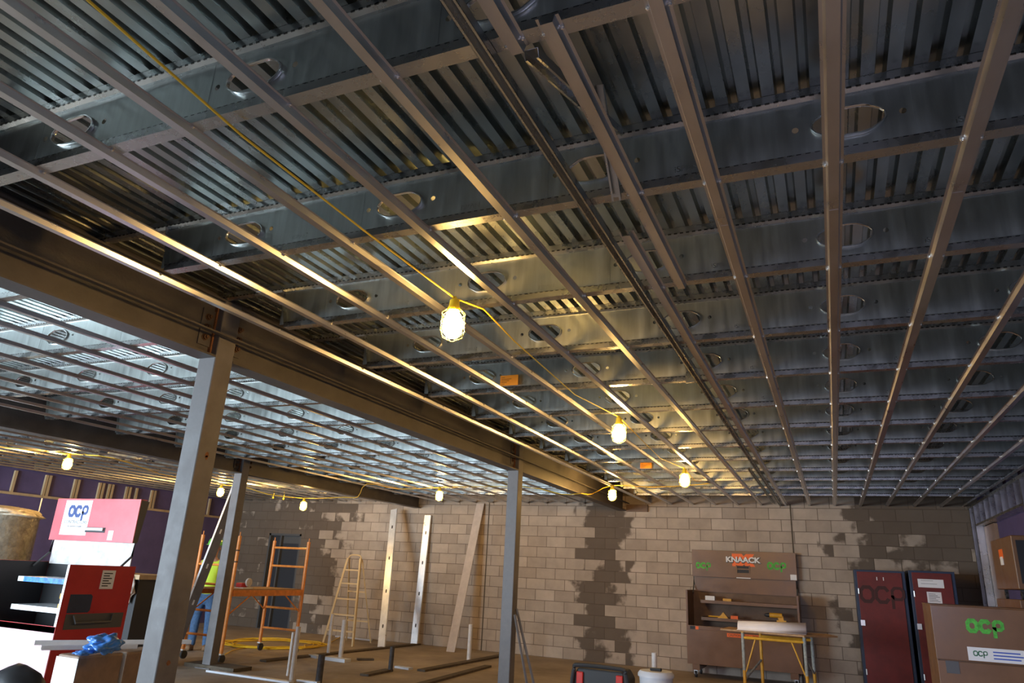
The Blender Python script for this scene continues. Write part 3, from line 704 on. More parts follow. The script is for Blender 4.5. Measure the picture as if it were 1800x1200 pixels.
# its contents
def small(name, b, m, label, cat, group=None, **kw): return tag(b.build(name, m, **kw), label, cat, group)
zsf = zm + .13
small('carton', MB().box(-2.10, -1.94, 13.36, 13.50, zm + .41, zm + .48), 'white', 'small white carton on the top shelf of the open brown box', 'carton')
small('tool_pouch', MB().box(-1.80, -1.66, 13.36, 13.5, zm + .41, zm + .45), 'yellowpaint', 'flat yellow pouch on the top shelf of the open brown box', 'pouch')
b = MB(); b.tube([(-2.05, 13.34, zsf + .02), (-1.75, 13.34, zsf + .02)], .012, 8); b.prism([(-1.9, zsf), (-1.72, zsf), (-1.76, zsf + .05), (-1.8, zsf + .10), (-1.84, zsf + .05)], 'y', 13.33, 13.40)
small('yellow_clamp', b, 'yellowpaint', 'yellow clamp lying on the lower shelf of the open brown box', 'clamp')
b = MB(); b.box(-1.68, -1.56, 13.34, 13.42, zsf, zsf + .05); small('tool_battery', b, 'orangeink', 'small orange battery pack on the lower shelf beside the yellow clamp', 'battery')
b = MB(); b.tube([(-1.05, 13.38, zsf + .10), (-.85, 13.38, zsf + .10)], .04, 10); b.prism([(-.90, zsf), (-.82, zsf), (-.84, zsf + .1), (-.93, zsf + .1)], 'y', 13.36, 13.41); b.box(-.94, -.79, 13.34, 13.43, zsf, zsf + .03)
dr = small('cordless_drill', b, 'yellowpaint', 'yellow and black cordless drill on the lower shelf at the right', 'drill')
MB().lathe((-1.05, 13.38, zsf + .10), [(.034, 0), (.03, -.05), (.015, -.08)], 10, 'x').build('drill_chuck', 'dark', dr)

# red open box at the left
root, lid, (x0, x1, yl, z0, z1, zb, zm, zs) = jobbox(-8.2, -6.8, 4.86, 5.6, 'red', 'open red tool box with a raised white-stickered lid at the left', gapm='greyin', inner='dark', lidm='daylit_lid', front='daylit_panel', shelfm='stud')
s_ = decal(lid, x0 + .18, x0 + .62, z0 + .06, z1 - .02, yl)
b = MB(); hexlogo(b, x0 + .42, z1 - .14, yl - .002, .135, thick=.27); b.build('sticker_letters', 'navy', s_)
text('sticker_word', 'CONTRACTORS', .052, (x0 + .41, yl - .0028, z1 - .26), 'grey', s_)
text('sticker_small_word', 'the experience of quality', .024, (x0 + .41, yl - .0028, z1 - .305), 'grey', s_)
decal(lid, x0 + .98, x0 + 1.06, z0 + .02, z0 + .12, yl, 'paper'); 
decal(root, x1 - .33, x1 - .26, zs + .02, zs + .11, y1_ if False else 5.56, 'white')
# end panel (facing +x): recessed grey handle bar, blue patch, paper sign
b = MB(); b.box(x1, x1 + .004, 4.93, 5.56, zm - .03, zm + .11); hp = b.build('handle_well', 'grey', root)
MB().tube([(x1 + .02, 5.0, zm + .10), (x1 + .035, 5.02, zm + .03), (x1 + .035, 5.4, zm + .03), (x1 + .02, 5.42, zm + .10)], .012, 8).build('end_handle', 'grey', hp)
MB().prism([(4.93, zm + .12), (5.15, zm + .12), (5.17, zm + .14), (5.17, zm + .27), (5.15, zm + .29), (4.93, zm + .29)], 'x', x1, x1 + .002).build('blue_patch', 'bluelk', root)
sg = MB().box(x1, x1 + .002, 5.22, 5.37, zm + .34, zm + .52).build('notice_sheet', 'white', root)
b = MB(); [b.box(x1 + .002, x1 + .0026, 5.24, 5.34 - .03 * (k % 2), zm + .485 - k * .024, zm + .495 - k * .024) for k in range(6)]; b.build('printed_lines', 'black', sg)
decal(root, x0 + .55, x0 + .78, zm - .28, zm - .22, 4.86, 'blade', name='blue_tape')
b = MB(); b.box(x0 + .3, x1 - .014, 5.155, 5.16, zm + .36, zm + .41); b.build('shelf_tape', 'blade', root)
b = MB(); b.box(-7.30, -7.20, 5.18, 5.3, zm + .13, zm + .17); b.box(-7.28, -7.22, 5.2, 5.28, zm + .17, zm + .22); b.box(-7.30, -7.19, 5.18, 5.3, zm + .22, zm + .27)
small('cordless_driver', b, 'yellowpaint', 'yellow cordless driver on a shelf inside the open red box', 'driver')
# closed brown box at the right
root, lid, (x0, x1, yl, z0, z1, zb, zm, zs) = jobbox(.785, 2.0, 7.8, 8.5, 'brown', 'closed brown tool box with green spray lettering at the bottom right', opened=False, zo=.04)
b = MB(); hexlogo(b, x0 + .40, z1 - .155, yl, .12, thick=.30); b.build('spray_lettering', 'green', lid)
s_ = decal(lid, x0 + .24, x0 + .68, z0 + .01, z0 + .12, yl, 'white')
b = MB(); hexlogo(b, x0 + .335, z0 + .07, yl - .002, .045, thick=.2); b.build('sticker_letters', 'dgreen', s_)
b = MB()
for k in range(3): b.box(x0 + .43, x0 + .63 + .02 * (k % 2), yl - .0028, yl - .002, z0 + .085 - k * .026, z0 + .095 - k * .026)
b.build('printed_lines', 'blueink', s_)
# stacked brown box by the right wall
root = thing('stacked_box', (1.9, 9.9, FL), 'brown tool box stacked high by the right wall with an orange decal', 'tool box', 'jobsite tool boxes')
b = MB(); b.box(1.76, 2.08, 9.25, 10.35, FL + 1.60, FL + 2.15); b.build('body', 'brown', root, bevel=.01)
MB().box(1.80, 2.06, 9.244, 9.25, FL + 1.66, FL + 2.1).build('side_opening', 'black', root)
MB().box(1.757, 1.76, 9.75, 9.95, FL + 1.93, FL + 2.03).build('orange_decal', 'orangeink', root)
MB().box(1.756, 1.76, 9.78, 9.92, FL + 1.86, FL + 1.95).build('white_decal', 'white', root)
for yy in (9.4, 10.2): MB().lathe((1.80, yy, FL + 1.54), [(.02, 0), (.04, .004), (.04, .03), (.02, .034)], 12, 'x').box(1.80, 1.83, yy - .02, yy + .02, FL + 1.54, FL + 1.60).build('caster', 'caster', root)
b = MB(); b.box(1.74, 2.08, 9.2, 10.4, FL + .1, FL + 1.50); b.box(1.74, 1.80, 9.25, 9.35, FL, FL + .1); b.box(2.0, 2.08, 9.25, 9.35, FL, FL + .1); b.box(1.74, 1.8, 10.25, 10.35, FL, FL + .1); b.box(2, 2.08, 10.25, 10.35, FL, FL + .1)
tag(b.build('lower_box', 'brown', bevel=.01), 'brown tool box underneath the stacked one by the right wall', 'tool box', 'jobsite tool boxes')

# ---------------------------------------------------------------- red lockers
def locker(x0, x1, y0, y1, zt_, label):
    root = thing('steel_locker', ((x0 + x1) / 2, (y0 + y1) / 2, FL), label, 'locker', 'red upright lockers')
    MB().box(x0, x1, y0 + .02, y1, FL, zt_).build('cabinet', 'bluelk', root, bevel=.006)
    dr = MB().box(x0 + .04, x1 - .05, y0, y0 + .02, FL + .06, zt_ - .03).build('door', 'redlk', root, bevel=.003)
    for z in (FL + .35, FL + 1.5):
        MB().tube([(x0 + .045, y0 - .004, z - .04), (x0 + .045, y0 - .004, z + .04)], .01, 8).build('hinge', 'stud', dr)
    MB().box(x0 + .03, x0 + .09, y0 - .025, y0, FL + 1.0, FL + 1.08).build('handle', 'stud', dr)
    return root, dr
r1, d1 = locker(.29, 1.00, 12.8, 13.4, .31, 'red steel locker with dark spray lettering on its door')
b = MB(); hexlogo(b, .66, -.05, 12.8, .26, thick=.2); b.build('spray_lettering', 'darkred_ink', d1)
for xx in (.60, .69): MB().box(xx, xx + .012, 12.797, 12.8, .16, .21).build('latch_slot', 'paper', d1)
r2, d2 = locker(1.05, 1.66, 12.8, 13.4, .33, 'red steel locker with two white notices and a blue frame')
decal(d2, 1.16, 1.50, .09, .21, 12.8, 'white', 2); decal(d2, 1.26, 1.45, -.14, .03, 12.8, 'paper', 6)

# ---------------------------------------------------------------- work table with drawings
tr = thing('work_table', (-.9, 11.0, FL), 'plywood board on a yellow folding trestle in front of the open brown box', 'table')
zt_ = -.615
MB().plate([(-1.50, 10.75, zt_), (-.42, 10.62, zt_), (-.02, 11.05, zt_), (-.15, 11.35, zt_), (-1.46, 11.35, zt_)], .02, (0, 0, 1)).build('board', 'ply', tr)
for (px, yy, nm) in ((1306, 10.74, 'a'), (1414, 10.74, 'b'), (1337, 11.28, 'c'), (1427, 11.28, 'd')):
    x = at_y(px, 1125, yy).x
    MB().tube([(x, yy, FL), (x, yy, zt_ - (.0 if nm in 'cd' else .0))], .021, 10).build('leg', 'yellowpaint' if nm == 'c' else 'yellowpaint', tr)
    if nm != 'c': MB().tube([(x, yy, FL + .42), (x, yy, zt_ - .01)], .0225, 10).build('splashed_sleeve', 'greypaint', tr)
xa, xb = at_y(1306, 1125, 10.74).x, at_y(1414, 1125, 10.74).x
MB().tube([(xa, 10.74, zt_ - .07), (xb, 10.74, zt_ - .07)], .019, 8).build('rail', 'yellowpaint', tr)
MB().tube([(xa + .16, 10.74, zt_ - .08), (xa + .02, 10.74, zt_ - .5)], .010, 8).build('brace', 'yellowpaint', tr)
MB().tube([(xb - .16, 10.74, zt_ - .08), (xb - .01, 10.74, zt_ - .5)], .010, 8).build('brace', 'yellowpaint', tr)
xc, xd = at_y(1337, 1125, 11.28).x, at_y(1427, 1125, 11.28).x
MB().tube([(xc, 11.28, zt_ - .07), (xd, 11.28, zt_ - .07)], .019, 8).build('rail', 'yellowpaint', tr)
MB().tube([(xa, 10.74, FL + .3), (xc, 11.28, FL + .52)], .014, 8).build('brace', 'greypaint', tr)
MB().tube([(xb, 10.74, zt_ - .25), (xd, 11.28, FL + .4)], .012, 8).build('brace', 'greypaint', tr)
# rolled drawings
b = MB(); A = Vector((-1.42, 11.0, zt_ + .02)); n = 14
pr = []
for k in range(n + 1):
    a = math.pi * (k / n); pr.append((10.95 - .11 * math.cos(a) * (1.1), zt_ + .022 + .10 * math.sin(a)))
pr = [(10.74, zt_ + .021)] + pr + [(11.2, zt_ + .021)]
vs = [(-1.28, y, z) for y, z in pr] + [(-.40, y, z + (.035 if .0 < z - zt_ - .03 else 0)) for y, z in pr]; N = len(pr)
b.add(vs, [(i, i + 1, N + i + 1, N + i) for i in range(N - 1)]); b.smooth = True
o = b.build('drawing_sheets', 'paper', fix=False); sm = o.modifiers.new('solid', 'SOLIDIFY'); sm.thickness = .006; tag(o, 'curled white drawing sheets lying on the plywood work table', 'drawings')
b = MB(); b.plate([(-.72, 10.66, zt_ + .0205), (-.48, 10.64, zt_ + .0205), (-.46, 10.9, zt_ + .0205), (-.7, 10.9, zt_ + .0205)], .001, (0, 0, 1))

# ---------------------------------------------------------------- scaffold
sc = thing('rolling_scaffold', (-8.95, 9.65, FL), 'orange rolling scaffold with a plank platform in front of the block wall', 'scaffold')
SX0, SX1, SY0, SY1 = -9.33, -8.55, 8.82, 10.5
for x, y in ((SX0, SY0), (SX1, SY0), (SX0, SY1), (SX1, SY1)):
    MB().tube([(x, y, FL + .13), (x, y, .34)], .029, 10).tube([(x, y, .34), (x, y, .40)], .008, 6).build('post', 'orange', sc)
    o = MB().lathe((x - .02, y + .03, FL + .06), [(.03, 0), (.06, .004), (.06, .036), (.03, .04)], 14, 'x').build('caster', 'caster', sc)
    MB().box(x - .03, x + .03, y - .03, y + .05, FL + .12, FL + .14).build('caster_plate', 'stud', o)
for y, zz in ((SY0, (-.11, -.40, -.79, -1.14)), (SY1, (.223, -.09, -.79, -1.13))):
    for z in zz:
        MB().tube([(SX0, y, z), (SX1, y, z)], .018, 8).build('rung', 'orange', sc)
for x in (SX0 + .0, SX1 - .0):
    MB().box(x - .02, x + .02, SY0 + .03, SY1 - .03, -.56, -.47).build('platform_rail', 'orange', sc)
    for (ya, yb_) in ((SY0, SY0 + .42), (SY1, SY1 - .42)):
        MB().tube([(x, ya, -.84), (x, yb_, -.56)], .011, 8).build('brace', 'orange', sc)
MB().box(SX0 + .02, SX1 - .02, SY0 + .03, SY1 - .03, -.475, -.455).build('platform', 'plydark', sc)
for z in (.12, -.05): MB().lathe((SX1 - .002, SY0, z), [(.03, -.012), (.034, 0), (.03, .012)], 10).build('coupling_pin', 'bolt', sc)
b = MB(); b.box(-8.66, -8.56, 9.1, 9.25, -.455, -.425); o = b.build('saw_base', 'white')
b.v = []; root = thing('power_saw', (-8.72, 9.3, -.455), 'small red and white power tool on the scaffold platform', 'power tool')
bpy.data.objects.remove(o)
MB().box(-8.84, -8.66, 9.18, 9.40, -.455, -.435).build('base', 'white', root)
MB().box(-8.84, -8.72, 9.20, 9.34, -.435, -.37).build('motor', 'redpl', root, bevel=.01)
MB().lathe((-8.70, 9.33, -.36), [(.03, -.02), (.065, -.015), (.065, .015), (.03, .02)], 16, 'x').build('guard', 'greyin', root)

# ---------------------------------------------------------------- ladder
la = thing('step_ladder', (-9.05, 12.5, FL), 'tan step ladder standing by the block wall near the bright studs', 'ladder')
T0, T1 = Vector((-9.22, 12.65, .12)), Vector((-8.90, 12.65, .12))
F0, F1 = Vector((-9.33, 12.28, FL)), Vector((-8.62, 12.28, FL))
B0, B1 = Vector((-9.40, 13.15, FL)), Vector((-8.80, 13.15, FL))
def bar(name, p, q, r, m, parent, n=4): return MB().tube([p, q], r, n).build(name, m, parent, smooth=False)
bar('front_rail', F0, T0 + Vector((0, -.03, 0)), .027, 'tan', la); bar('front_rail', F1, T1 + Vector((0, -.03, 0)), .027, 'tan', la)
bar('rear_rail', B0, T0 + Vector((0, .03, -.02)), .017, 'tan', la); bar('rear_rail', B1, T1 + Vector((0, .03, -.02)), .017, 'tan', la)
for k, f in enumerate((.16, .34, .52, .70, .86)):
    p, q = F0.lerp(T0, f), F1.lerp(T1, f); MB().box(p.x, q.x, p.y - .035, p.y + .035, p.z - .018, p.z + .008).build('step', 'tan', la)
for f in (.25, .6):
    p, q = B0.lerp(T0, f), B1.lerp(T1, f); MB().box(p.x, q.x, p.y - .006, p.y + .006, p.z - .015, p.z + .015).build('rear_brace', 'tan', la)
MB().tube(smooth_path([T0 + Vector((0, 0, 0)), T0 + Vector((.06, 0, .06)), T1 + Vector((-.06, 0, .06)), T1], 4), .014, 6).build('top_hoop', 'tan', la)

# ---------------------------------------------------------------- leaning studs, board, bars
def lean_stud(p, q, w, label, m='stud', d=.04, holes=4):
    p, q = Vector(p), Vector(q); a = (q - p).normalized(); side_ = Vector((1, 0, 0)); side_ = (side_ - a * side_.dot(a)).normalized(); nrm = a.cross(side_)
    if nrm.y > 0: nrm = -nrm
    T = Matrix(((side_.x, nrm.x, a.x, p.x), (side_.y, nrm.y, a.y, p.y), (side_.z, nrm.z, a.z, p.z), (0, 0, 0, 1))); Ln = (q - p).length
    root = thing('steel_stud', p, label, 'stud', 'leaning steel studs')
    h = w / 2; b = MB(T); b.box(-h, h, 0, .002, 0, Ln); b.box(-h, -h + .002, -d, 0, 0, Ln); b.box(h - .002, h, -d, 0, 0, Ln); b.build('channel', m, root)
    for k in range(holes):
        z = Ln * (k + .6) / (holes + .2); b = MB(T); b.prism([(-.012, z - .035), (.012, z - .035), (.016, z), (.012, z + .035), (-.012, z + .035), (-.016, z)], 'y', .002, .0035); b.build('punch_out', 'dark', root)
    return root
lean_stud((-8.12, 12.50, FL), (-8.72, 13.40, 1.19), .152, 'bright galvanised stud leaning on the block wall, left one of the pair')
lean_stud((-8.02, 13.55, FL), (-8.03, 13.70, 1.10), .152, 'bright galvanised stud leaning on the block wall, right one of the pair')
lp, lq = Vector((-8.80, 8.05, FL + .052)), Vector((-8.55, 8.55, 1.22)); la_ = (lq - lp).normalized(); ls_ = Vector((.15, 1, 0)); ls_ = (ls_ - la_ * ls_.dot(la_)).normalized(); ln_ = ls_.cross(la_)
T = Matrix(((ls_.x, ln_.x, la_.x, lp.x), (ls_.y, ln_.y, la_.y, lp.y), (ls_.z, ln_.z, la_.z, lp.z), (0, 0, 0, 1))); Ln = (lq - lp).length
root = thing('steel_stud', lp, 'dark wide steel stud with a bright edge leaning behind the scaffold-side column', 'stud')
b = MB(T); b.box(0, .15, -.001, .001, 0, Ln); b.box(.148, .15, -.04, 0, 0, Ln); b.build('channel', 'column', root)  # web in the dark column colour, painted as the shaded side
b = MB(T); b.box(-.002, 0, -.04, .001, 0, Ln); b.build('daylit_flange', 'stud', root)  # edge in the bright stud colour, painted as catching daylight
for k in range(5):
    z = Ln * (k + .6) / 5.2; b = MB(T); b.prism([(.063, z - .035), (.087, z - .035), (.09, z), (.087, z + .035), (.063, z + .035), (.06, z)], 'y', .001, .003); b.build('punch_out', 'stud', root)
p0 = Vector((-6.88, 13.05, FL)); b = MB(); b.plate([(-6.98, 13.05, FL), (-6.80, 13.05, FL), (-6.68, 13.72, 1.36), (-6.86, 13.72, 1.36)], .012, (0, -1, .2))
tag(b.build('pale_board', 'drywall'), 'long pale narrow board leaning against the block wall', 'board')
for (px0, py0, px1, py1, yy, lb) in ((911, 1070, 938, 1200, 8.44, 'thin dark steel bar leaning on the middle column, outer one'), (909, 1080, 926, 1200, 8.39, 'thin brown steel bar leaning on the middle column, inner one')):
    q = at_y(px0, py0, yy); q.x = -3.588; m_ = at_y(px1, py1, yy); p = q + (m_ - q) * ((FL - q.z) / (m_.z - q.z))
    b = MB(); b.tube([p, q], .016, 4); tag(b.build('steel_bar', 'column', smooth=False), lb, 'bar', 'bars leaning on the middle column')

# ---------------------------------------------------------------- pipes in the floor
def pipe(px, pyt, pyb, r, m, label, grp='upright pipes in the floor', y=None):
    xb = px[0] - (1092 - px[0]) / (pyt + 3146) * (pyb - pyt)
    p = at_z(xb, pyb, FL) if y is None else at_y(xb, pyb, y); p.z = FL
    h = at_y(px[0], pyt, p.y)
    b = MB(); b.lathe(p, [(r, 0), (r, h.z - FL), (r * .85, h.z - FL), (r * .85, h.z - FL - .05)], 16)
    return tag(b.build('floor_pipe', m), label, 'pipe', grp)
pipe((585, 1079), 1079, 1150, .030, 'pvc', 'thin pale plastic pipe standing left of the twin pipe by the ladder')
pipe((606, 1089), 1089, 1156, .040, 'pvc', 'pale plastic pipe standing right of its twin, front of the ladder')
pipe((525, 1103), 1101, 1197, .033, 'pvc', 'tall pale plastic pipe standing nearest, below the scaffold', y=8.25)
pipe((516, 1111), 1111, 1186, .022, 'pvc', 'short pale plastic pipe just behind the tall nearest one', y=8.6)
pipe((828, 1097), 1097, 1160, .040, 'pvc', 'cream plastic pipe standing alone near the pale board')
pipe((690, 1137), 1136, 1180, .036, 'castiron', 'dark pipe stub standing in the middle of the floor')
pipe((566, 1150), 1150, 1200, .045, 'castiron', 'dark ragged pipe stub at the bottom edge below the ladder', y=8.4)
pipe((1150, 1147), 1147, 1186, .033, 'pvc', 'cream plastic pipe standing behind the white bucket', y=9.6)
# strips on the floor
def strip(pts, w, h, m, name, label, cat, grp=None, z=FL):
    P = [at_z(px, py, z) for px, py in pts]; P[0].z = P[1].z = z; d = (P[1] - P[0]).normalized(); u = Vector((-d.y, d.x, 0)) * w / 2
    b = MB(); b.plate([P[0] - u, P[1] - u, P[1] + u, P[0] + u], h, (0, 0, 1)); return tag(b.build(name, m), label, cat, grp)
strip(((462, 1163), (735, 1133)), .14, .03, 'formboard', 'form_board', 'long dark form board on the floor from scaffold to leaning studs', 'form board', 'dark form boards on the floor')
strip(((740, 1180), (888, 1152)), .14, .03, 'formboard', 'form_board', 'dark form board on the floor passing the cream pipe', 'form board', 'dark form boards on the floor')
strip(((700, 1215), (858, 1172)), .12, .03, 'formboard', 'form_board', 'dark form board nearest, at the bottom edge left of the column', 'form board', 'dark form boards on the floor')
strip(((640, 1188), (684, 1179)), .14, .03, 'formboard', 'form_board', 'short dark form board in front of the dark pipe stub', 'form board', 'dark form boards on the floor')
strip(((628, 1160), (656, 1160)), .10, .03, 'formboard', 'form_board', 'tiny dark form board right of the twin pipes', 'form board', 'dark form boards on the floor')
strip(((340, 1168), (426, 1180)), .35, .05, 'formboard', 'form_board', 'dark timber slab on the floor around the scaffold-side column', 'form board', 'dark form boards on the floor')
strip(((366, 1180), (512, 1201)), .09, .025, 'foil', 'floor_track', 'bright steel floor track starting at the scaffold-side column', 'track', 'bright floor tracks')
strip(((524, 1197), (560, 1201)), .09, .025, 'foil', 'floor_track', 'short bright floor track beyond the tall plastic pipe', 'track', 'bright floor tracks')
strip(((548, 1154), (562, 1157)), .13, .04, 'foil', 'floor_track', 'small bright offcut left of the twin pipes', 'track', 'bright floor tracks')
strip(((576, 1159), (611, 1164)), .15, .05, 'foil', 'floor_track', 'bright offcut lying at the foot of the twin pipes', 'track', 'bright floor tracks')
strip(((697, 1173), (722, 1177)), .10, .03, 'foil', 'floor_track', 'bright offcut beside the dark pipe stub', 'track', 'bright floor tracks')
strip(((591, 1119), (652, 1126)), .08, .03, 'foil', 'floor_track', 'bright offcut at the foot of the wall behind the ladder', 'track', 'bright floor tracks')
# tangle of yellow cord
rnd = random.Random(3); P = []
c0 = Vector((-9.75, 11.4, FL + .012))
for k in range(60):
    a = k * .75; r = .35 + .35 * rnd.random(); P.append(c0 + Vector((r * 1.5 * math.cos(a), r * 1.4 * math.sin(a), .02 * rnd.random())))
b = MB(); b.tube(smooth_path([at_z(395, 1150, FL + .012), at_z(430, 1138, FL + .012)] + P + [at_z(600, 1118, FL + .012)], 4), .010, 5)
tag(b.build('extension_cord', 'yellow'), 'tangled yellow extension cord on the floor under the scaffold', 'cord')

# ---------------------------------------------------------------- left foreground goods
def wrapped(x0, x1, y0, y1, z1, label):
    b = MB(); b.box(x0, x1, y0, y1, FL + .1, z1)
    root = thing('wrapped_carton', ((x0 + x1) / 2, (y0 + y1) / 2, FL), label, 'carton', 'wrapped cartons at the left')
    b.build('carton', 'kraft', root, bevel=.02); MB().box(x0 + .02, x1 - .02, y0 + .02, y1 - .02, FL, FL + .1).build('pallet', 'formboard', root)
    MB().box(x0 - .003, x1 + .004, y0 - .004, y0 - .001, z1 - .3, z1 - .02).build('daylit_front_wrap', 'white' if y0 < 5.1 else 'kraft', root)  # front wrap painted white for the daylight falling on that face
    return root
wrapped(-5.92, -5.66, 4.30, 4.72, -.815, 'plastic wrapped carton pile in front of the red box, nearer one')
wrapped(-5.92, -5.66, 4.745, 5.30, -.815, 'plastic wrapped carton pile behind its neighbour by the near column')
for (a, c, lb) in (((at_z(60, 1133, -.8)), at_z(335, 1131, -.8), 'long steel track lying on top of the wrapped cartons, rear one'), (at_z(72, 1142, -.8), at_z(240, 1139, -.8), 'long steel track lying on the wrapped cartons, front one')):
    d = (c - a).normalized(); u = Vector((-d.y, d.x, 0)) * .03
    b = MB(); z = -.912
    for s_ in (-1, 1): b.plate([a + u * s_, c + u * s_, c + u * (s_ * .93), a + u * (s_ * .93)], .035, (0, 0, 1))
    b.plate([a - u, c - u, c + u, a + u], .002, (0, 0, 1))
    tag(b.build('loose_track', 'stud'), lb, 'track', 'steel tracks on the cartons')
# blue plastic bundle
def blob(name, c, s3, m, seed=1, amp=.18, parent=None, sub=3):
    bm = bmesh.new(); bmesh.ops.create_icosphere(bm, subdivisions=sub, radius=1); rr = random.Random(seed)
    from mathutils import noise as N_
    for v in bm.verts:
        k = 1 + amp * N_.noise(v.co * 2.3 + Vector((seed, 0, 0))) * 2; v.co = Vector((v.co.x * s3[0] * k, v.co.y * s3[1] * k, v.co.z * s3[2] * k))
    me = bpy.data.meshes.new(name); bm.to_mesh(me); bm.free(); me.materials.append(M[m])
    for p_ in me.polygons: p_.use_smooth = True
    o = bpy.data.objects.new(name, me); COL.objects.link(o)
    if parent is not None: o.parent = parent; o.location = Vector(c) - wloc(parent)
    else: o.location = c
    return o
pb = at_z(183, 1134, -.72)
tag(blob('plastic_bundle', (pb.x, pb.y, -.71), (.11, .13, .07), 'blade', 4, .30, None, 4), 'crumpled blue plastic bag on the wrapped cartons', 'bag')
o = blob('plastic_tail', (pb.x - .02, pb.y - .15, -.765), (.06, .08, .018), 'blade', 9, .35); o.name = 'plastic_bundle_tail'
par = [x for x in bpy.data.objects if x.name == 'plastic_bundle'][0]; o.parent = par; o.location = Vector(o.location) - Vector(par.location)
# wrapped roll
rr = thing('wrapped_roll', (-11.35, 6.85, FL), 'tall plastic wrapped roll standing before the purple wall', 'roll')
MB().lathe((-11.35, 6.85, FL), [(.46, 0), (.5, .03), (.5, 1.0), (.49, 1.97), (.46, 1.99)], 40).build('roll', 'wrap', rr)
o = blob('crumpled_cover', (-11.35, 6.85, FL + 1.98), (.50, .50, .10), 'wraptop', 5, .16, rr)
# dark cabinet between red box and column, with rough timber top
b = thing('dark_crate', (-9.1, 7.6, FL), 'dark crate with a timber lid behind the near column', 'crate')
MB().box(-9.5, -8.75, 7.3, 7.9, FL, -.34).build('body', 'dark', b); MB().box(-9.55, -8.7, 7.25, 7.95, -.34, -.28).build('lid', 'woodstud', b)
blob('rag', (-8.86, 7.25, -.45), (.1, .04, .2), 'drywall', 8, .3, b)
# black bag bottom left
rt = thing('tool_bag', (-5.6, 3.6, FL), 'black tool bag cut off by the bottom left corner', 'bag')
pbg = at_z(38, 1178, -.98)
rt.location = (pbg.x, pbg.y, FL)
blob('bag_body', (pbg.x - .05, pbg.y, -1.22), (.30, .22, .28), 'dark', 3, .10, rt)
MB().tube(smooth_path([(pbg.x - .2, pbg.y, -1.05), (pbg.x - .12, pbg.y, -.985), (pbg.x + .05, pbg.y, -.985), (pbg.x + .12, pbg.y, -1.05)], 5), .014, 8).build('bag_handle', 'dark', rt)
# generator / charger at bottom centre
gx0, gx1 = at_y(1006, 1185, 8.6).x, at_y(1102, 1185, 8.6).x; gz = at_y(1055, 1172, 8.6).z
g = thing('portable_generator', ((gx0 + gx1) / 2, 8.75, FL), 'black and red portable power unit cut off by the bottom edge', 'power unit')
MB().prism([(gx0 + .02, FL), (gx1 - .02, FL), (gx1, gz - .12), (gx1 - .06, gz - .03), (gx0 + .06, gz - .03), (gx0, gz - .12)], 'y', 8.62, 9.0).build('body', 'dark', g, bevel=.02)
MB().tube(smooth_path([(gx0 - .01, 8.6, gz - .25), (gx0 + .02, 8.6, gz - .05), (gx0 + .08, 8.6, gz), (gx1 - .08, 8.6, gz), (gx1 - .02, 8.6, gz - .05), (gx1 + .01, 8.6, gz - .25)], 4), .024, 8).build('frame_handle', 'caster', g)
for xx in (gx0 + .05, gx1 - .13): MB().box(xx, xx + .08, 8.595, 8.63, gz - .35, gz - .07).build('red_corner', 'redpl', g, bevel=.01)
# bucket
bx = at_y(1148, 1190, 8.6).x; bz = at_y(1148, 1181, 8.6).z
g = thing('bucket', (bx, 8.75, FL), 'white plastic bucket in front of the cream pipe at the bottom edge', 'bucket')
MB().lathe((bx, 8.75, FL), [(.15, 0), (.19, bz - FL - .06), (.205, bz - FL - .06), (.205, bz - FL - .03), (.18, bz - FL), (.02, bz - FL)], 24).build('tub', 'bucket', g)
b = MB(); b.tube([(bx - .05, 8.7, bz + .02), (bx + .08, 8.66, bz + .025)], .018, 8); tag(b.build('hand_tool', 'dark'), 'dark hand tool lying on the white bucket lid', 'tool')

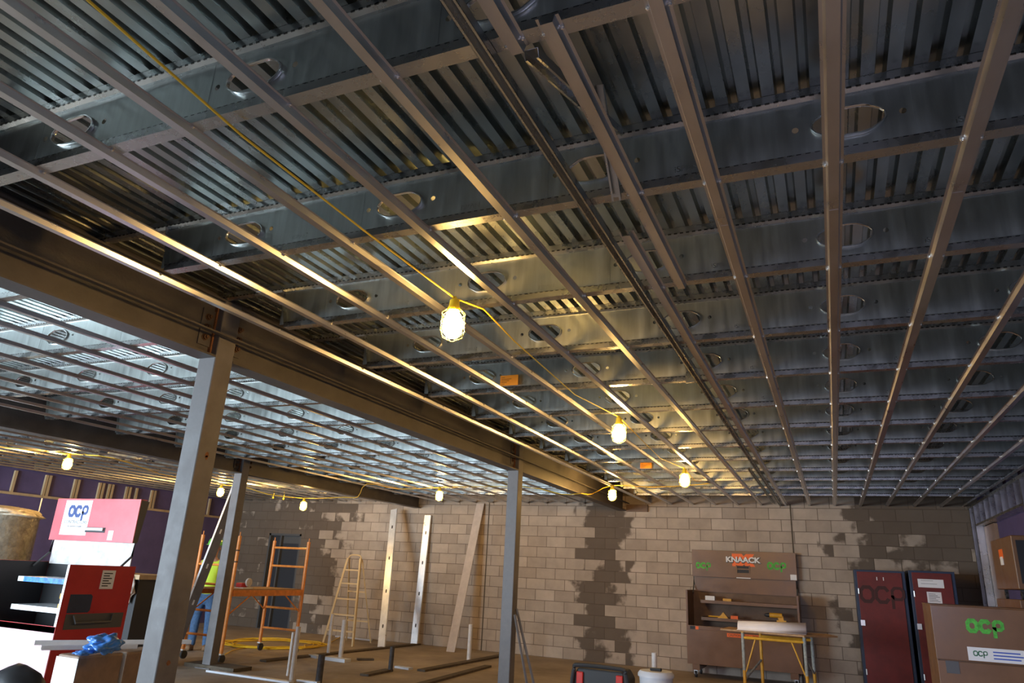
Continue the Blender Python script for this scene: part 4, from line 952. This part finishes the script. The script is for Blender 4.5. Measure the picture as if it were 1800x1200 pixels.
# ---------------------------------------------------------------- worker
def person():
    px, py = -9.98, 9.75
    root = thing('person', (px, py, FL), 'person in green hard hat, yellow vest and jeans standing behind the scaffold', 'person')
    def skin(name, pts, edges, rad, m, parent=root, sub=2, rootv=0):
        me = bpy.data.meshes.new(name); me.from_pydata([Vector(p) for p in pts], edges, []); o = bpy.data.objects.new(name, me); COL.objects.link(o)
        o.parent = parent; s_ = o.modifiers.new('skin', 'SKIN'); s_.use_smooth_shade = True
        for i, r in enumerate(rad): me.skin_vertices[0].data[i].radius = r if isinstance(r, tuple) else (r, r)
        me.skin_vertices[0].data[rootv].use_root = True
        u = o.modifiers.new('sub', 'SUBSURF'); u.levels = sub; u.render_levels = sub; me.materials.append(M[m]); return o
    # local coordinates, facing +x -y ; body continuous surface
    pts = [(0, 0, .96), (0, 0, 1.15), (0, 0, 1.36), (0, 0, 1.47), (.01, 0, 1.54), (.02, 0, 1.62),
           (.0, .19, 1.42), (.02, .26, 1.15), (.16, .24, .98), (0, -.19, 1.42), (.02, -.26, 1.15), (.16, -.22, .98),
           (0, .09, .92), (.02, .11, .50), (0, .12, .09), (.10, .13, .035), (0, -.09, .92), (.02, -.11, .50), (0, -.12, .09), (.10, -.13, .035), (.022, 0, 1.70), (.018, 0, 1.77), (.018, 0, 1.80)]
    ed = [(0, 1), (1, 2), (2, 3), (3, 4), (4, 5), (2, 6), (6, 7), (7, 8), (2, 9), (9, 10), (10, 11), (0, 12), (12, 13), (13, 14), (14, 15), (0, 16), (16, 17), (17, 18), (18, 19), (5, 20), (20, 21), (21, 22)]
    rad = [(.12, .14), (.115, .13), (.11, .14), .06, .062, (.095, .078), .06, .048, .033, .06, .048, .033, .09, .065, .045, .04, .09, .065, .045, .04, (.108, .09), (.10, .085), (.07, .06)]
    body = skin('body', pts, ed, rad, 'skin')
    # vest
    vp = [(0, 0, .86), (0, 0, 1.0), (0, 0, 1.18), (0, 0, 1.36), (0, 0, 1.45), (0, .11, 1.415), (0, -.11, 1.415), (0, .19, 1.39), (0, -.19, 1.39)]
    skin('hi_vis_vest', vp, [(0, 1), (1, 2), (2, 3), (3, 4), (3, 5), (3, 6), (5, 7), (6, 8)], [(.165, .20), (.155, .185), (.15, .18), (.145, .17), (.08, .09), (.115, .10), (.115, .10), .085, .085], 'vest')
    jp = [(0, 0, 1.0), (0, 0, .90), (.01, .09, .80), (.02, .11, .50), (0, .12, .12), (.01, -.09, .80), (.02, -.11, .50), (0, -.12, .12), (0, .12, .06), (0, -.12, .06)]
    skin('jeans', jp, [(0, 1), (1, 2), (2, 3), (3, 4), (1, 5), (5, 6), (6, 7), (4, 8), (7, 9)], [(.14, .17), (.145, .17), .105, .08, .07, .105, .08, .07, .072, .072], 'jeans')
    for s_ in (-1, 1):
        skin('sleeve', [(0, .18 * s_, 1.40), (.005, .215 * s_, 1.30), (.01, .245 * s_, 1.20), (.03, .262 * s_, 1.10), (.05, .262 * s_, 1.07)], [(0, 1), (1, 2), (2, 3), (3, 4)], [.088, .08, .074, .068, .066], 'shirt')
        skin('boot', [(-.04, .12 * s_, .055), (.0, .12 * s_, .16), (.10, .13 * s_, .05), (.17, .13 * s_, .045)], [(0, 1), (0, 2), (2, 3)], [.058, .06, .055, .045], 'boot')
        # hand with fingers
        h = Vector((.16, (.24 if s_ > 0 else -.22), .98)); P = [h, h + Vector((.05, 0, -.04))]; E_ = [(0, 1)]; Rr = [.026, (.022, .036)]
        for k in range(4):
            a = h + Vector((.06, (-.03 + .02 * k), -.06)); c = a + Vector((.035, 0, -.03)); e = c + Vector((.005, 0, -.035)); i0 = len(P); P += [a, c, e]; E_ += [(1, i0), (i0, i0 + 1), (i0 + 1, i0 + 2)]; Rr += [.0095, .009, .008]
        a = h + Vector((.03, .035 * -s_, -.04)); i0 = len(P); P += [a, a + Vector((.035, -.01 * s_, -.02))]; E_ += [(0, i0), (i0, i0 + 1)]; Rr += [.011, .009]
        skin('hand', P, E_, Rr, 'skin', sub=1)
    skin('belt', [(0, 0, .93), (0, 0, .99)], [(0, 1)], [(.135, .165), (.135, .165)], 'shirt')
    # face details
    MB().lathe((.112, 0, 1.655), [(.016, 0), (.007, .026)], 8, 'x').build('nose', 'skin', root, origin=Vector((0, 0, 0)))
    g = MB(); [g.lathe((.112, s_ * .033, 1.685), [(.018, 0), (.016, .012)], 10, 'x') for s_ in (-1, 1)]; g.build('safety_glasses', 'dark', root, origin=Vector((0, 0, 0)))
    m_ = MB(); m_.box(.108, .116, -.022, .022, 1.617, 1.624); m_.build('mouth', 'redpl', root, origin=Vector((0, 0, 0)))
    e_ = MB(); [e_.lathe((.01, s_ * .088, 1.655), [(.02, -.012), (.026, 0), (.02, .01)], 8, 'y') for s_ in (-1, 1)]; e_.build('ears', 'skin', root, origin=Vector((0, 0, 0)))
    n = 20; hh = MB(); prof = [(.150, 0), (.152, .006), (.125, .012), (.122, .05), (.105, .095), (.07, .122), (.02, .134)]
    hh.lathe((.02, 0, 1.715), prof, n); hh.box(.1, .19, -.07, .07, 1.713, 1.722); hh.box(-.09, .13, -.012, .012, 1.80, 1.852) if False else None
    hh.build('hard_hat', 'hardhat', root, origin=Vector((0, 0, 0)))
    for o in root.children:
        if o.type == 'MESH' and o.name.split('.')[0] in ('nose', 'safety_glasses', 'mouth', 'ears', 'hard_hat'): o.location = (0, 0, 0)
    root.rotation_euler = (0, 0, math.radians(-55))
person()

# ---------------------------------------------------------------- light
def area(name, loc, size, size_y, rot, power, color):
    l = bpy.data.lights.new(name, 'AREA'); l.shape = 'RECTANGLE'; l.size = size; l.size_y = size_y; l.energy = power; l.color = color
    o = bpy.data.objects.new(name, l); COL.objects.link(o); o.location = loc; o.rotation_euler = rot; return o
# daylight entering the open rear of the building, behind the camera to the left
area('daylight_opening', (-10.6, -1.5, -.1), 6.0, 2.4, (math.radians(97), 0, math.radians(-3)), 1400, (.72, .87, 1.0))
dl = area('cool_floor_fill', (.4, -1.5, .6), 2.2, 1.4, (math.radians(64), 0, 0), 42, (.70, .72, 1.0)); dl.data.spread = math.radians(75)  # added cool fill beam tinting floor and channels; no doorway stands there
area('cool_ceiling_fill', (.3, -1.5, .5), 2.0, 1.0, (math.radians(112), 0, 0), 9, (.70, .68, 1.0))  # added weak upward fill on the ceiling; no transom stands there
w = bpy.data.worlds.new('world'); S.world = w; w.use_nodes = True
bg = w.node_tree.nodes['Background']; bg.inputs[0].default_value = (.42, .50, .68, 1); bg.inputs[1].default_value = .12

S.view_settings.view_transform = 'Standard'; S.view_settings.look = 'None'; S.view_settings.gamma = 1; S.view_settings.exposure = .15
cy = S.cycles
cy.max_bounces = 8; cy.diffuse_bounces = 4; cy.glossy_bounces = 5; cy.transmission_bounces = 2
cy.sample_clamp_indirect = 6; cy.caustics_reflective = True; cy.blur_glossy = .8
cy.use_denoising = True
try: cy.denoiser = 'OPENIMAGEDENOISE'
except Exception: pass
